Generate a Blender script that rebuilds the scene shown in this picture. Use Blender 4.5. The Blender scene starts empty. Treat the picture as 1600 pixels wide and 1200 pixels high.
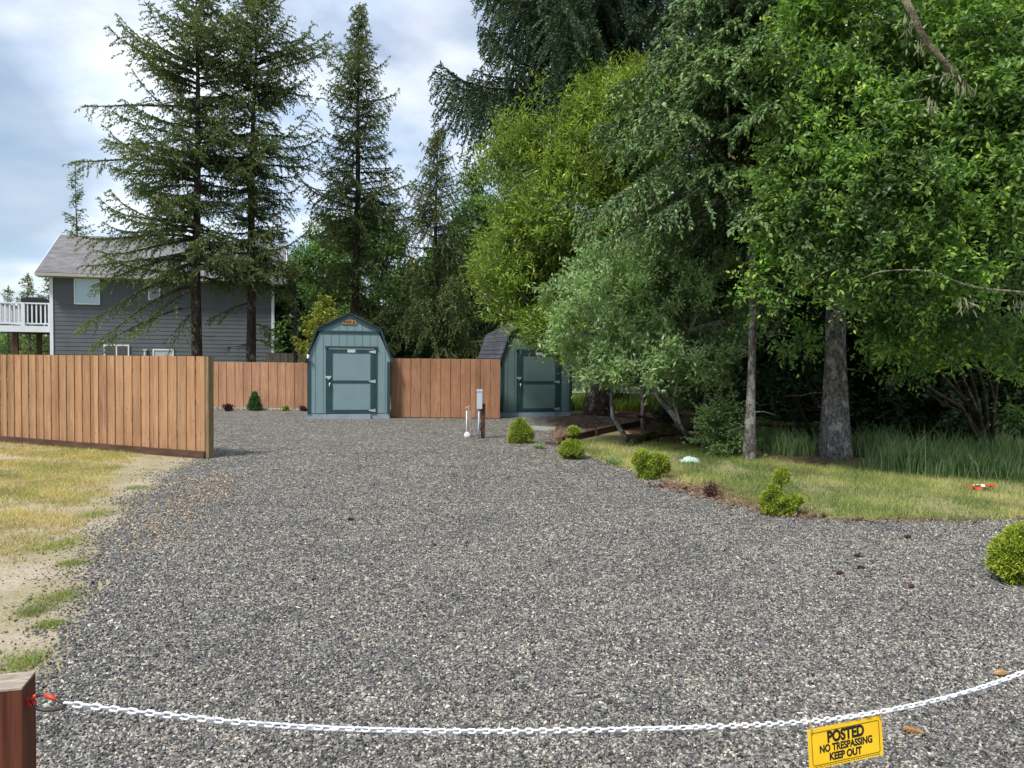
import bpy, math, random
import numpy as np
from mathutils import Matrix, Vector
R = math.radians
scene = bpy.context.scene
col = scene.collection

# ------------------------------------------------------------------ camera
EYE = 1.65
cam_d = bpy.data.cameras.new("camera"); cam = bpy.data.objects.new("camera", cam_d); col.objects.link(cam)
cam_d.sensor_width = 36; cam_d.lens = 27.0; cam_d.clip_start = .05; cam_d.clip_end = 3000
CR = Matrix.Rotation(R(90 - 1.813), 3, 'X') @ Matrix.Rotation(R(.516), 3, 'Z')
cam.matrix_world = Matrix.Translation((0, 0, EYE)) @ CR.to_4x4()
scene.camera = cam

# ------------------------------------------------------------------ light
SUN_EL, SUN_AZ = 55, 220            # elevation, compass azimuth measured clockwise from +Y
w = bpy.data.worlds.new("World"); scene.world = w; w.use_nodes = True
nt = w.node_tree; nt.nodes.clear()
def N(nt, t, **k):
    n = nt.nodes.new(t)
    for a, b in k.items():
        if a in n.inputs.keys() if hasattr(n.inputs, 'keys') else False: n.inputs[a].default_value = b
        else: setattr(n, a, b)
    return n
L = lambda nt, a, b: nt.links.new(a, b)
sky = N(nt, 'ShaderNodeTexSky'); sky.sky_type = 'NISHITA'; sky.sun_disc = False
sky.sun_elevation = R(SUN_EL); sky.sun_rotation = R(SUN_AZ); sky.altitude = 10
sky.air_density = 1.0; sky.dust_density = 1.2; sky.ozone_density = 1.2
bg_sky = N(nt, 'ShaderNodeBackground'); L(nt, sky.outputs[0], bg_sky.inputs[0]); bg_sky.inputs[1].default_value = .10
tc = N(nt, 'ShaderNodeTexCoord')
sep = N(nt, 'ShaderNodeSeparateXYZ'); L(nt, tc.outputs['Generated'], sep.inputs[0])
zz = N(nt, 'ShaderNodeMath', operation='ADD'); L(nt, sep.outputs[2], zz.inputs[0]); zz.inputs[1].default_value = .22
zm = N(nt, 'ShaderNodeMath', operation='MAXIMUM'); L(nt, zz.outputs[0], zm.inputs[0]); zm.inputs[1].default_value = .1
dx = N(nt, 'ShaderNodeMath', operation='DIVIDE'); L(nt, sep.outputs[0], dx.inputs[0]); L(nt, zm.outputs[0], dx.inputs[1])
dy = N(nt, 'ShaderNodeMath', operation='DIVIDE'); L(nt, sep.outputs[1], dy.inputs[0]); L(nt, zm.outputs[0], dy.inputs[1])
cb = N(nt, 'ShaderNodeCombineXYZ'); L(nt, dx.outputs[0], cb.inputs[0]); L(nt, dy.outputs[0], cb.inputs[1])
n1 = N(nt, 'ShaderNodeTexNoise'); L(nt, cb.outputs[0], n1.inputs['Vector']); n1.inputs['Scale'].default_value = 1.5; n1.inputs['Detail'].default_value = 8; n1.inputs['Roughness'].default_value = .52
n1.inputs['Distortion'].default_value = .25
cov = N(nt, 'ShaderNodeMapRange'); L(nt, n1.outputs[0], cov.inputs[0]); cov.inputs[1].default_value = .40; cov.inputs[2].default_value = .60; cov.inputs[3].default_value = .35; cov.inputs[4].default_value = 1
n2 = N(nt, 'ShaderNodeTexNoise'); L(nt, cb.outputs[0], n2.inputs['Vector']); n2.inputs['Scale'].default_value = 2.3; n2.inputs['Detail'].default_value = 7
n2.inputs['Roughness'].default_value = .5
cr = N(nt, 'ShaderNodeValToRGB'); L(nt, n2.outputs[0], cr.inputs[0])
cr.color_ramp.elements[0].position = .36; cr.color_ramp.elements[0].color = (.47, .61, .82, 1)
cr.color_ramp.elements[1].position = .60; cr.color_ramp.elements[1].color = (.84, .90, .98, 1)
# one heavier grey cloud low on the left, a brighter bank ahead
def lobe(v, a, b, val):
    vm = N(nt, 'ShaderNodeVectorMath', operation='DISTANCE'); L(nt, tc.outputs['Generated'], vm.inputs[0]); vm.inputs[1].default_value = Vector(v).normalized()
    ns = N(nt, 'ShaderNodeTexNoise'); L(nt, tc.outputs['Generated'], ns.inputs['Vector']); ns.inputs['Scale'].default_value = 14; ns.inputs['Detail'].default_value = 6
    ad = N(nt, 'ShaderNodeMath', operation='MULTIPLY_ADD'); L(nt, ns.outputs[0], ad.inputs[0]); ad.inputs[1].default_value = b * 1.5; L(nt, vm.outputs['Value'], ad.inputs[2])
    mr = N(nt, 'ShaderNodeMapRange'); L(nt, ad.outputs[0], mr.inputs[0]); mr.inputs[1].default_value = a; mr.inputs[2].default_value = a + b; mr.inputs[3].default_value = val; mr.inputs[4].default_value = 0
    return mr
dk = lobe((-.70, 1.0, .262), .125, .04, .75)
mx = N(nt, 'ShaderNodeMixRGB'); L(nt, dk.outputs[0], mx.inputs[0]); L(nt, cr.outputs[0], mx.inputs[1]); mx.inputs[2].default_value = (.33, .42, .54, 1)
br = lobe((-.12, 1.0, .42), .10, .30, .75)
mx2 = N(nt, 'ShaderNodeMixRGB'); L(nt, br.outputs[0], mx2.inputs[0]); L(nt, mx.outputs[0], mx2.inputs[1]); mx2.inputs[2].default_value = (.93, .96, 1.0, 1)
bg_c = N(nt, 'ShaderNodeBackground'); L(nt, mx2.outputs[0], bg_c.inputs[0]); bg_c.inputs[1].default_value = .92
ms = N(nt, 'ShaderNodeMixShader'); L(nt, cov.outputs[0], ms.inputs[0]); L(nt, bg_sky.outputs[0], ms.inputs[1]); L(nt, bg_c.outputs[0], ms.inputs[2])
wo = N(nt, 'ShaderNodeOutputWorld'); L(nt, ms.outputs[0], wo.inputs[0])

sd = bpy.data.lights.new("sun", 'SUN'); sd.energy = 3.2; sd.angle = R(10); sd.color = (1, .95, .87)
so = bpy.data.objects.new("sun", sd); col.objects.link(so)
az = R(SUN_AZ); el = R(SUN_EL)
sdir = Vector((math.sin(az) * math.cos(el), math.cos(az) * math.cos(el), math.sin(el)))
so.rotation_euler = sdir.to_track_quat('Z', 'Y').to_euler(); so.location = (-20, 0, 30)
vs = scene.view_settings; vs.view_transform = 'Standard'; vs.look = 'None'; vs.exposure = .58; vs.gamma = 1; vs.use_curve_mapping = False
scene.cycles.max_bounces = 6; scene.cycles.diffuse_bounces = 3; scene.cycles.transmission_bounces = 4
scene.cycles.transparent_max_bounces = 4; scene.cycles.glossy_bounces = 2

# ------------------------------------------------------------------ helpers
F = 1200.0
def ray(px, py):
    return CR @ Vector(((px - 800) / F, -(py - 600) / F, -1))
def G(px, py, z=0.0):                     # where a sight line meets height z
    r = ray(px, py); t = (z - EYE) / r.z
    return Vector((r.x * t, r.y * t, z))
def P(px, py, d):                         # point at distance d north of the viewpoint
    r = ray(px, py); t = d / r.y
    return Vector((r.x * t, d, EYE + r.z * t))
def tag(o, label=None, cat=None, group=None, kind=None):
    if label: o['label'] = label
    if cat: o['category'] = cat
    if group: o['group'] = group
    if kind: o['kind'] = kind
    return o
def empty(name, loc=(0, 0, 0), rz=0, label=None, cat=None, group=None):
    o = bpy.data.objects.new(name, None); col.objects.link(o); o.location = loc; o.rotation_euler = (0, 0, rz)
    o.empty_display_size = .2
    return tag(o, label, cat, group)

class MB:                                  # collects geometry, builds ONE mesh
    def __init__(s): s.v = []; s.q = []; s.t = []; s.p = []; s.r = []; s.n = 0; s.m = []
    def add(s, V, Q=None, T=None, rnd=0.5, polys=None):
        V = np.asarray(V, float).reshape(-1, 3); s.v.append(V)
        s.r.append(np.broadcast_to(np.asarray(rnd, float), (len(V),)).copy())
        if Q is not None and len(Q): s.q.append(np.asarray(Q, int).reshape(-1, 4) + s.n)
        if T is not None and len(T): s.t.append(np.asarray(T, int).reshape(-1, 3) + s.n)
        if polys: s.p += [[i + s.n for i in p] for p in polys]
        s.n += len(V); return s
    def box(s, c, size, M=None, rnd=.5, bev=0):
        c = np.array(c, float); h = np.array(size, float) / 2
        x0, y0, z0 = -h; x1, y1, z1 = h
        V = np.array([(x0,y0,z0),(x1,y0,z0),(x1,y1,z0),(x0,y1,z0),(x0,y0,z1),(x1,y0,z1),(x1,y1,z1),(x0,y1,z1)]) + c
        if M is not None: V = np.array([M @ Vector(a) for a in V])
        return s.add(V, [(0,3,2,1),(4,5,6,7),(0,1,5,4),(1,2,6,5),(2,3,7,6),(3,0,4,7)], rnd=rnd)
    def beam(s, a, b, wd, ht, rnd=.5, up=(0,0,1)):
        a = Vector(a); b = Vector(b); d = (b - a); Ln = d.length; d.normalize(); up = Vector(up)
        sx = d.cross(up)
        if sx.length < 1e-4: sx = Vector((1,0,0))
        sx.normalize(); u = sx.cross(d); V = []
        for p in (a, b):
            for i, j in ((-1,-1),(1,-1),(1,1),(-1,1)): V.append(p + sx * (i * wd / 2) + u * (j * ht / 2))
        return s.add([tuple(q) for q in V], [(0,1,2,3),(7,6,5,4),(0,4,5,1),(1,5,6,2),(2,6,7,3),(3,7,4,0)], rnd=rnd)
    def tube(s, pts, rad, n=8, rnd=.5, cap=True, lump=0, rng=None):
        pts = np.array([tuple(p) for p in pts], float); m = len(pts); rad = np.broadcast_to(np.asarray(rad, float), (m,))
        t = np.gradient(pts, axis=0); t /= np.linalg.norm(t, axis=1)[:, None] + 1e-9
        ref = np.array([0, 0, 1.0]) if abs(t[0][2]) < .8 else np.array([1.0, 0, 0])
        a = np.linspace(0, 2 * np.pi, n, endpoint=False); V = []
        for i in range(m):
            u = np.cross(t[i], ref); u /= np.linalg.norm(u) + 1e-9; v = np.cross(t[i], u); ref = np.cross(u, t[i]) ; ref = ref if np.linalg.norm(ref) > .1 else np.array([0,0,1.])
            rr = rad[i] * (1 + (rng.normal(0, lump, n) if lump and rng is not None else 0))
            V.append(pts[i] + (np.cos(a) * rr)[:, None] * u + (np.sin(a) * rr)[:, None] * v)
        V = np.concatenate(V); Q = []
        for i in range(m - 1):
            for j in range(n): Q.append((i*n+j, i*n+(j+1)%n, (i+1)*n+(j+1)%n, (i+1)*n+j))
        s.add(V, Q, rnd=rnd, polys=[list(range(n))[::-1], [(m-1)*n+j for j in range(n)]] if cap else None)
        return s
    def prism(s, poly, y0, y1, M=None, rnd=.5):     # poly in XZ, extruded along Y
        n = len(poly); V = [(x, y0, z) for x, z in poly] + [(x, y1, z) for x, z in poly]
        if M is not None: V = [tuple(M @ Vector(a)) for a in V]
        fs = [list(range(n)), list(range(2*n-1, n-1, -1))] + [[i, i+n, (i+1)%n+n, (i+1)%n] for i in range(n)]
        return s.add(V, polys=fs, rnd=rnd)
    def build(s, name, mat, parent=None, smooth=False, loc=None):
        V = np.concatenate(s.v) if s.v else np.zeros((0,3))
        if loc is not None: V = V - np.array(loc)
        loops = []; tot = []
        for arr, k in ((s.q, 4), (s.t, 3)):
            if arr:
                a = np.concatenate(arr); loops.append(a.ravel()); tot.append(np.full(len(a), k))
        for p in s.p: loops.append(np.array(p)); tot.append(np.array([len(p)]))
        loops = np.concatenate(loops).astype(np.int32); tot = np.concatenate(tot).astype(np.int32)
        me = bpy.data.meshes.new(name); me.vertices.add(len(V)); me.vertices.foreach_set('co', V.astype(np.float32).ravel())
        me.loops.add(len(loops)); me.loops.foreach_set('vertex_index', loops)
        me.polygons.add(len(tot)); st = np.concatenate([[0], np.cumsum(tot)[:-1]]).astype(np.int32)
        me.polygons.foreach_set('loop_start', st); me.polygons.foreach_set('loop_total', tot)
        me.polygons.foreach_set('use_smooth', np.full(len(tot), bool(smooth)))
        me.update(calc_edges=True)
        at = me.attributes.new('rnd', 'FLOAT', 'POINT'); at.data.foreach_set('value', np.concatenate(s.r).astype(np.float32))
        me.materials.append(mat)
        o = bpy.data.objects.new(name, me); col.objects.link(o)
        if loc is not None: o.location = loc
        if parent is not None: o.parent = parent
        return o

# ------------------------------------------------------------------ materials
def newmat(name):
    m = bpy.data.materials.new(name); m.use_nodes = True; t = m.node_tree; t.nodes.clear()
    o = t.nodes.new('ShaderNodeOutputMaterial'); b = t.nodes.new('ShaderNodeBsdfPrincipled'); L(t, b.outputs[0], o.inputs[0])
    return m, t, b, o
def ramp(t, src, stops):
    r = t.nodes.new('ShaderNodeValToRGB'); L(t, src, r.inputs[0]); e = r.color_ramp.elements
    while len(e) < len(stops): e.new(.5)
    for i, (p, c) in enumerate(stops):
        e[i].position = p; e[i].color = (*c, 1)
    return r
def noise(t, scale, detail=6, vec=None, rough=.55, dist=0):
    n = t.nodes.new('ShaderNodeTexNoise'); n.inputs['Scale'].default_value = scale; n.inputs['Detail'].default_value = detail
    n.inputs['Roughness'].default_value = rough; n.inputs['Distortion'].default_value = dist
    if vec is not None: L(t, vec, n.inputs['Vector'])
    return n
def attr(t, name='rnd'):
    a = t.nodes.new('ShaderNodeAttribute'); a.attribute_name = name; return a.outputs['Fac']
def mapping(t, scale=(1,1,1), obj=True, rot=(0,0,0)):
    tc = t.nodes.new('ShaderNodeTexCoord'); m = t.nodes.new('ShaderNodeMapping'); m.inputs['Scale'].default_value = scale; m.inputs['Rotation'].default_value = rot
    L(t, tc.outputs['Object'], m.inputs[0]); return m.outputs[0]
def mixc(t, f, a, b, mode='MIX'):
    m = t.nodes.new('ShaderNodeMixRGB'); m.blend_type = mode
    for i, x in enumerate((f, a, b)):
        if hasattr(x, 'is_linked') or hasattr(x, 'links'): L(t, x, m.inputs[i])
        elif isinstance(x, (int, float)): m.inputs[i].default_value = x if i == 0 else (x, x, x, 1)
        else: m.inputs[i].default_value = (*x, 1)
    return m.outputs[0]
def bump(t, b, h, strength=.4, dist=.02):
    n = t.nodes.new('ShaderNodeBump'); n.inputs['Strength'].default_value = strength; n.inputs['Distance'].default_value = dist
    L(t, h, n.inputs['Height']); L(t, n.outputs[0], b.inputs['Normal']); return n
def mathn(t, op, a, b=None):
    m = t.nodes.new('ShaderNodeMath'); m.operation = op
    for i, x in enumerate((a, b)):
        if x is None: continue
        if isinstance(x, (int, float)): m.inputs[i].default_value = x
        else: L(t, x, m.inputs[i])
    return m.outputs[0]

def paint(name, c, rough=.6, var=.12, scale=3, spec=.35, metal=0, bmp=.15, bscale=60):
    m, t, b, o = newmat(name); v = mapping(t)
    n = noise(t, scale, 7, v); c = np.array(c)
    r = ramp(t, n.outputs[0], [(.3, tuple(c * (1 - var))), (.7, tuple(np.minimum(c * (1 + var), 1)))])
    L(t, r.outputs[0], b.inputs['Base Color']); b.inputs['Roughness'].default_value = rough
    b.inputs['Specular IOR Level'].default_value = spec; b.inputs['Metallic'].default_value = metal
    if bmp: bump(t, b, noise(t, bscale, 4, v).outputs[0], bmp, .003)
    return m
def foliage(name, stops, trans=.3, rough=.5, tcol=None, spec=.3, clump=0.0, cs=1.2):
    m, t, b, o = newmat(name); a = attr(t)
    r = ramp(t, a, stops); c = r.outputs[0]
    if clump:                                   # whole sprays differ in age and colour
        n = noise(t, cs, 3, mapping(t)); rr = ramp(t, n.outputs[0], [(.35, (1 - clump,) * 3), (.65, (1 + clump, 1 + clump, 1 - clump * .2))])
        c = mixc(t, 1.0, c, rr.outputs[0], 'MULTIPLY')
    L(t, c, b.inputs['Base Color']); b.inputs['Roughness'].default_value = rough; b.inputs['Specular IOR Level'].default_value = spec
    tr = t.nodes.new('ShaderNodeBsdfTranslucent')
    L(t, mixc(t, 1.0, c, tcol or (1.5, 1.5, .7), 'MULTIPLY'), tr.inputs[0])
    mx = t.nodes.new('ShaderNodeMixShader'); mx.inputs[0].default_value = trans
    L(t, b.outputs[0], mx.inputs[1]); L(t, tr.outputs[0], mx.inputs[2]); L(t, mx.outputs[0], o.inputs[0])
    return m
def bark(name, dark, light, lichen=None, lf=.6, vs=(6, 6, 1.6)):
    m, t, b, o = newmat(name); v = mapping(t, vs)
    n = noise(t, 3.0, 8, v, .65); r = ramp(t, n.outputs[0], [(.35, dark), (.62, light)]); c = r.outputs[0]
    if lichen:
        n2 = noise(t, 5.0, 6, mapping(t, (1, 1, .7)), .6); k = ramp(t, n2.outputs[0], [(lf - .06, (0,0,0)), (lf + .03, (1,1,1))])
        c = mixc(t, k.outputs[0], c, lichen)
    ve = t.nodes.new('ShaderNodeTexVoronoi'); ve.feature = 'DISTANCE_TO_EDGE'; ve.inputs['Scale'].default_value = 6; nd = noise(t, 6, 4, v); L(t, mixc(t, .35, v, nd.outputs['Color'], 'ADD'), ve.inputs['Vector'])
    ek = ramp(t, ve.outputs['Distance'], [(0, (.38, .36, .34)), (.09, (1, 1, 1))]); c = mixc(t, 1, c, ek.outputs[0], 'MULTIPLY')
    L(t, c, b.inputs['Base Color']); b.inputs['Roughness'].default_value = .9; b.inputs['Specular IOR Level'].default_value = .1
    vo = t.nodes.new('ShaderNodeTexVoronoi'); vo.inputs['Scale'].default_value = 7; L(t, v, vo.inputs['Vector'])
    h = mathn(t, 'ADD', n.outputs[0], ek.outputs[0]); bump(t, b, h, .9, .03)
    return m
def wood(name, lo, mid, hi, vs=(14, 14, .9), knots=True, rough=.75, wear=None):
    m, t, b, o = newmat(name); v = mapping(t, vs); a = attr(t)
    off = t.nodes.new('ShaderNodeCombineXYZ'); L(t, mathn(t, 'MULTIPLY', a, 37.0), off.inputs[2])
    va = t.nodes.new('ShaderNodeVectorMath'); va.operation = 'ADD'; L(t, v, va.inputs[0]); L(t, off.outputs[0], va.inputs[1])
    n = noise(t, 2.2, 8, va.outputs[0], .62, .6)
    r = ramp(t, n.outputs[0], [(.28, lo), (.5, mid), (.72, hi)])
    r2 = ramp(t, a, [(0, (.74, .72, .70)), (.5, (1, 1, 1)), (1, (1.16, 1.12, 1.06))])
    c = mixc(t, 1.0, r.outputs[0], r2.outputs[0], 'MULTIPLY')
    st = noise(t, 1.3, 5, mapping(t, (1, 1, .8)), .6); sr = ramp(t, st.outputs[0], [(.35, (.86, .84, .83)), (.6, (1.04, 1.04, 1.03))])
    c = mixc(t, 1.0, c, sr.outputs[0], 'MULTIPLY')
    if knots:
        vo = t.nodes.new('ShaderNodeTexVoronoi'); vo.inputs['Scale'].default_value = 1.0; L(t, mapping(t, (8, 8, 3.2)), vo.inputs['Vector'])
        k = ramp(t, vo.outputs['Distance'], [(.04, (.42, .36, .32)), (.10, (1, 1, 1))]); c = mixc(t, 1.0, c, k.outputs[0], 'MULTIPLY')
    if wear:
        wn = noise(t, 2.0, 6, mapping(t, (1.5, 1.5, .5)), .65); wk = ramp(t, wn.outputs[0], [(.58, (0,0,0)), (.72, (.8,.8,.8))]); c = mixc(t, wk.outputs[0], c, wear)
    L(t, c, b.inputs['Base Color']); b.inputs['Roughness'].default_value = rough; b.inputs['Specular IOR Level'].default_value = .2
    bump(t, b, n.outputs[0], .35, .004); return m

M = {}
M['fence'] = wood('cedar_stain', (.25, .135, .072), (.36, .205, .112), (.45, .27, .155))
M['fence_far'] = wood('cedar_stain_far', (.25, .135, .078), (.355, .195, .115), (.44, .255, .155))
M['fence_mid'] = wood('cedar_stain_red', (.21, .105, .062), (.31, .163, .094), (.39, .212, .126))
M['fence_grey'] = wood('weathered_grey_wood', (.16, .14, .115), (.30, .26, .21), (.42, .38, .32))
M['kick'] = wood('dark_stained_board', (.05, .028, .02), (.09, .05, .035), (.13, .072, .05), vs=(1.2, 1.2, 14), knots=False)
M['post_end'] = wood('treated_post', (.12, .085, .045), (.21, .15, .08), (.29, .21, .12))
M['post_red'] = wood('red_stained_post', (.055, .016, .009), (.11, .034, .02), (.17, .055, .032), vs=(22, 22, 1.1), wear=None)
M['post_top'] = wood('weathered_end_grain', (.20, .16, .12), (.34, .29, .235), (.50, .47, .42), vs=(9, 22, 9), knots=False)
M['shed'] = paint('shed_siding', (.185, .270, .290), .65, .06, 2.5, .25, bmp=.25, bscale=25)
M['shed2'] = paint('shed_siding_green_shaded', (.120, .190, .185), .65, .08, 2.5, .25, bmp=.25, bscale=25)  # right shed's siding; its shade under the trees is put into the colour
M['shed_trim'] = paint('shed_trim', (.022, .060, .062), .6, .15, 4, .3)
M['shed_base'] = paint('galvanised_skid', (.26, .32, .38), .55, .12, 6, .4)
M['white_paint'] = paint('white_paint', (.74, .75, .76), .5, .05, 3)
M['white_vinyl'] = paint('white_vinyl', (.66, .70, .75), .4, .05, 3)
M['metal'] = paint('zinc', (.62, .64, .66), .35, .1, 8, .6, metal=.6)
M['siding'] = paint('lap_siding', (.105, .122, .134), .7, .10, 1.5, .2, bmp=.15)
M['gutter'] = paint('gutter', (.50, .48, .43), .5, .06)
M['soffit'] = paint('soffit', (.30, .30, .29), .7, .05)
M['black_cover'] = paint('vinyl_cover', (.018, .018, .022), .5, .3, 5)
M['deck_wood'] = wood('deck_timber', (.05, .028, .02), (.10, .055, .04), (.15, .085, .06), knots=False)
M['dark_line'] = paint('dark_ink', (.012, .012, .012), .6, 0, 3, bmp=0)
M['plaque'] = wood('carved_plaque', (.22, .12, .05), (.36, .21, .095), (.47, .29, .14), knots=False)
M['red_plastic'] = paint('red_vinyl', (.55, .045, .02), .4, .15, 20)
M['black_metal'] = paint('black_steel', (.035, .032, .03), .45, .5, 40, .5)
M['pvc'] = paint('white_pvc', (.72, .74, .77), .45, .06)
M['grey_box'] = paint('painted_steel_box', (.42, .48, .55), .4, .05, 3, .4)
M['tan'] = paint('tan_card', (.5, .33, .16), .8, .3, 30)
M['plastic_bag'] = paint('plastic_bag', (.40, .54, .52), .35, .15, 12)
M['concrete'] = paint('paver_concrete', (.27, .265, .25), .9, .18, 8, .2)
M['galv'] = paint('galvanised_pipe', (.5, .53, .54), .45, .1, 8, .5, metal=.3)
M['chain'] = paint('chain_plastic', (.74, .76, .79), .4, .14, 14, .45, bmp=0)

def m_glass(name, c, rough=.06):
    m, t, b, o = newmat(name); b.inputs['Base Color'].default_value = (*c, 1); b.inputs['Roughness'].default_value = rough
    b.inputs['Specular IOR Level'].default_value = 1.0; b.inputs['Coat Weight'].default_value = .6; b.inputs['Coat Roughness'].default_value = .03
    n = noise(t, .8, 2, mapping(t)); bump(t, b, n.outputs[0], .05, .02); return m
M['blind'] = m_glass('window_with_closed_blind', (.30, .47, .57), .2)
M['glass_dark'] = m_glass('dark_window_glass', (.012, .015, .02))
M['glass_white'] = m_glass('window_with_white_blind', (.42, .46, .48), .3)
def m_yellow():
    m, t, b, o = newmat('yellow_sign_plastic'); n = noise(t, 9, 5, mapping(t))
    r = ramp(t, n.outputs[0], [(.35, (.84, .50, .012)), (.6, (.90, .57, .016))]); L(t, r.outputs[0], b.inputs['Base Color']); b.inputs['Roughness'].default_value = .4
    return m
M['yellow'] = m_yellow()
def m_shingle(name, lo, hi, sc=1.0, rowh=.14):
    m, t, b, o = newmat(name); tc = t.nodes.new('ShaderNodeTexCoord')
    br = t.nodes.new('ShaderNodeTexBrick'); L(t, tc.outputs['UV'], br.inputs['Vector'])
    br.inputs['Scale'].default_value = 1; br.inputs['Brick Width'].default_value = .3 * sc; br.inputs['Row Height'].default_value = rowh
    br.inputs['Mortar Size'].default_value = .006; br.inputs['Mortar Smooth'].default_value = .2
    br.inputs['Color1'].default_value = (*lo, 1); br.inputs['Color2'].default_value = (*hi, 1); br.inputs['Mortar'].default_value = (*(np.array(lo) * .5), 1)
    n = noise(t, 120, 3, tc.outputs['UV']); r = ramp(t, n.outputs[0], [(.3, (.75,) * 3), (.7, (1.25,) * 3)])
    n2 = noise(t, .8, 5, tc.outputs['UV']); r2 = ramp(t, n2.outputs[0], [(.3, (.85,) * 3), (.7, (1.12,) * 3)])
    c = mixc(t, 1, br.outputs['Color'], r.outputs[0], 'MULTIPLY'); c = mixc(t, 1, c, r2.outputs[0], 'MULTIPLY')
    L(t, c, b.inputs['Base Color']); b.inputs['Roughness'].default_value = .95; b.inputs['Specular IOR Level'].default_value = .15
    iv = mathn(t, 'SUBTRACT', 1.0, br.outputs['Fac']); bump(t, b, iv, .7, .012); return m
M['roof_house'] = m_shingle('asphalt_shingle_grey', (.185, .18, .186), (.26, .252, .258), 1.0)
M['roof_shed'] = m_shingle('asphalt_shingle_dark', (.055, .060, .078), (.090, .095, .115), 1.0, .14)

GR = [(0, (.022, .022, .023)), (.22, (.070, .068, .068)), (.5, (.145, .141, .137)), (.76, (.235, .230, .215)), (.90, (.36, .35, .30)), (.97, (.54, .51, .43)), (1, (.34, .22, .13))]
def m_gravel():
    m, t, b, o = newmat('crushed_gravel'); tc = t.nodes.new('ShaderNodeTexCoord'); v = tc.outputs['Object']
    d = noise(t, 30, 3, v); vv = mixc(t, .012, v, d.outputs['Color'], 'ADD')
    vo = t.nodes.new('ShaderNodeTexVoronoi'); vo.inputs['Scale'].default_value = 58; L(t, vv, vo.inputs['Vector'])
    sp = t.nodes.new('ShaderNodeSeparateColor'); L(t, vo.outputs['Color'], sp.inputs[0])
    r = ramp(t, sp.outputs[0], GR); c = r.outputs[0]
    gap = ramp(t, vo.outputs['Distance'], [(.30, (1.5, 1.5, 1.5)), (.62, (.95, .94, .93))]); c = mixc(t, 1, c, gap.outputs[0], 'MULTIPLY')
    n = noise(t, 9, 5, v, .7); k = ramp(t, n.outputs[0], [(.3, (.62,) * 3), (.55, (1.0,) * 3), (.75, (1.25, 1.24, 1.2))]); c = mixc(t, 1, c, k.outputs[0], 'MULTIPLY')
    n = noise(t, 1.1, 6, v, .7); k = ramp(t, n.outputs[0], [(.32, (.80, .80, .82)), (.62, (1.12, 1.1, 1.06))]); c = mixc(t, 1, c, k.outputs[0], 'MULTIPLY')
    v3 = t.nodes.new('ShaderNodeTexVoronoi'); v3.inputs['Scale'].default_value = 24; L(t, vv, v3.inputs['Vector']); s3 = t.nodes.new('ShaderNodeSeparateColor'); L(t, v3.outputs['Color'], s3.inputs[0]); k = ramp(t, s3.outputs[0], [(0, (.50,) * 3), (.6, (.95,) * 3), (.9, (1.3, 1.29, 1.25)), (1, (2.1, 2.05, 1.9))]); c = mixc(t, 1, c, k.outputs[0], 'MULTIPLY')
    L(t, c, b.inputs['Base Color']); b.inputs['Roughness'].default_value = .75; b.inputs['Specular IOR Level'].default_value = .3
    h = mathn(t, 'ADD', mathn(t, 'MULTIPLY', vo.outputs['Distance'], -1.0), mathn(t, 'MULTIPLY', sp.outputs[1], .8))
    bump(t, b, h, 1.0, .014); return m
M['gravel'] = m_gravel()
def m_stone():
    m, t, b, o = newmat('gravel_stone'); a = attr(t); r = ramp(t, a, GR)
    n = noise(t, 140, 3, mapping(t)); k = ramp(t, n.outputs[0], [(.3, (.75,) * 3), (.7, (1.25,) * 3)])
    n1 = noise(t, 1.1, 6, mapping(t), .7); k1 = ramp(t, n1.outputs[0], [(.32, (.80, .80, .82)), (.62, (1.12, 1.1, 1.06))])
    c = mixc(t, 1, r.outputs[0], k.outputs[0], 'MULTIPLY'); c = mixc(t, 1, c, k1.outputs[0], 'MULTIPLY')
    L(t, c, b.inputs['Base Color']); b.inputs['Roughness'].default_value = .6; b.inputs['Specular IOR Level'].default_value = .4; return m
M['stone'] = m_stone()
def m_soil(name, a, bb, c3, s1=1.2, s2=45, bm=.6, th=(.42, .58)):
    m, t, b, o = newmat(name); v = mapping(t)
    n = noise(t, s1, 9, v, .7); r = ramp(t, n.outputs[0], [(.30, a), (th[0], bb), (th[1], c3)])
    n2 = noise(t, s2, 6, v, .75); k = ramp(t, n2.outputs[0], [(.32, (.55,) * 3), (.5, (1,) * 3), (.7, (1.3,) * 3)])
    L(t, mixc(t, 1, r.outputs[0], k.outputs[0], 'MULTIPLY'), b.inputs['Base Color']); b.inputs['Roughness'].default_value = .95
    b.inputs['Specular IOR Level'].default_value = .1
    h = mathn(t, 'ADD', n2.outputs[0], n.outputs[0]); bump(t, b, h, bm, .03); return m
M['ground'] = m_soil('meadow_ground', (.10, .13, .04), (.19, .19, .085), (.26, .22, .13))
M['sand'] = m_soil('sandy_lawn_soil', (.46, .395, .315), (.41, .345, .255), (.31, .27, .16), 1.0, 38)
M['verge'] = m_soil('verge_soil', (.17, .19, .08), (.25, .24, .12), (.34, .29, .18), 1.6, 40)
M['litter'] = m_soil('forest_litter', (.030, .020, .014), (.055, .035, .022), (.10, .055, .032), 3.0, 30)
M['pad'] = m_soil('bark_and_gravel', (.075, .060, .052), (.12, .10, .09), (.17, .12, .09), 5.0, 34)
M['field'] = m_soil('dry_field', (.42, .33, .20), (.50, .40, .26), (.36, .33, .16), .5, 10)
M['needles'] = m_soil('brown_needle_litter', (.07, .042, .03), (.14, .088, .06), (.25, .175, .12), 9.0, 60)

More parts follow.
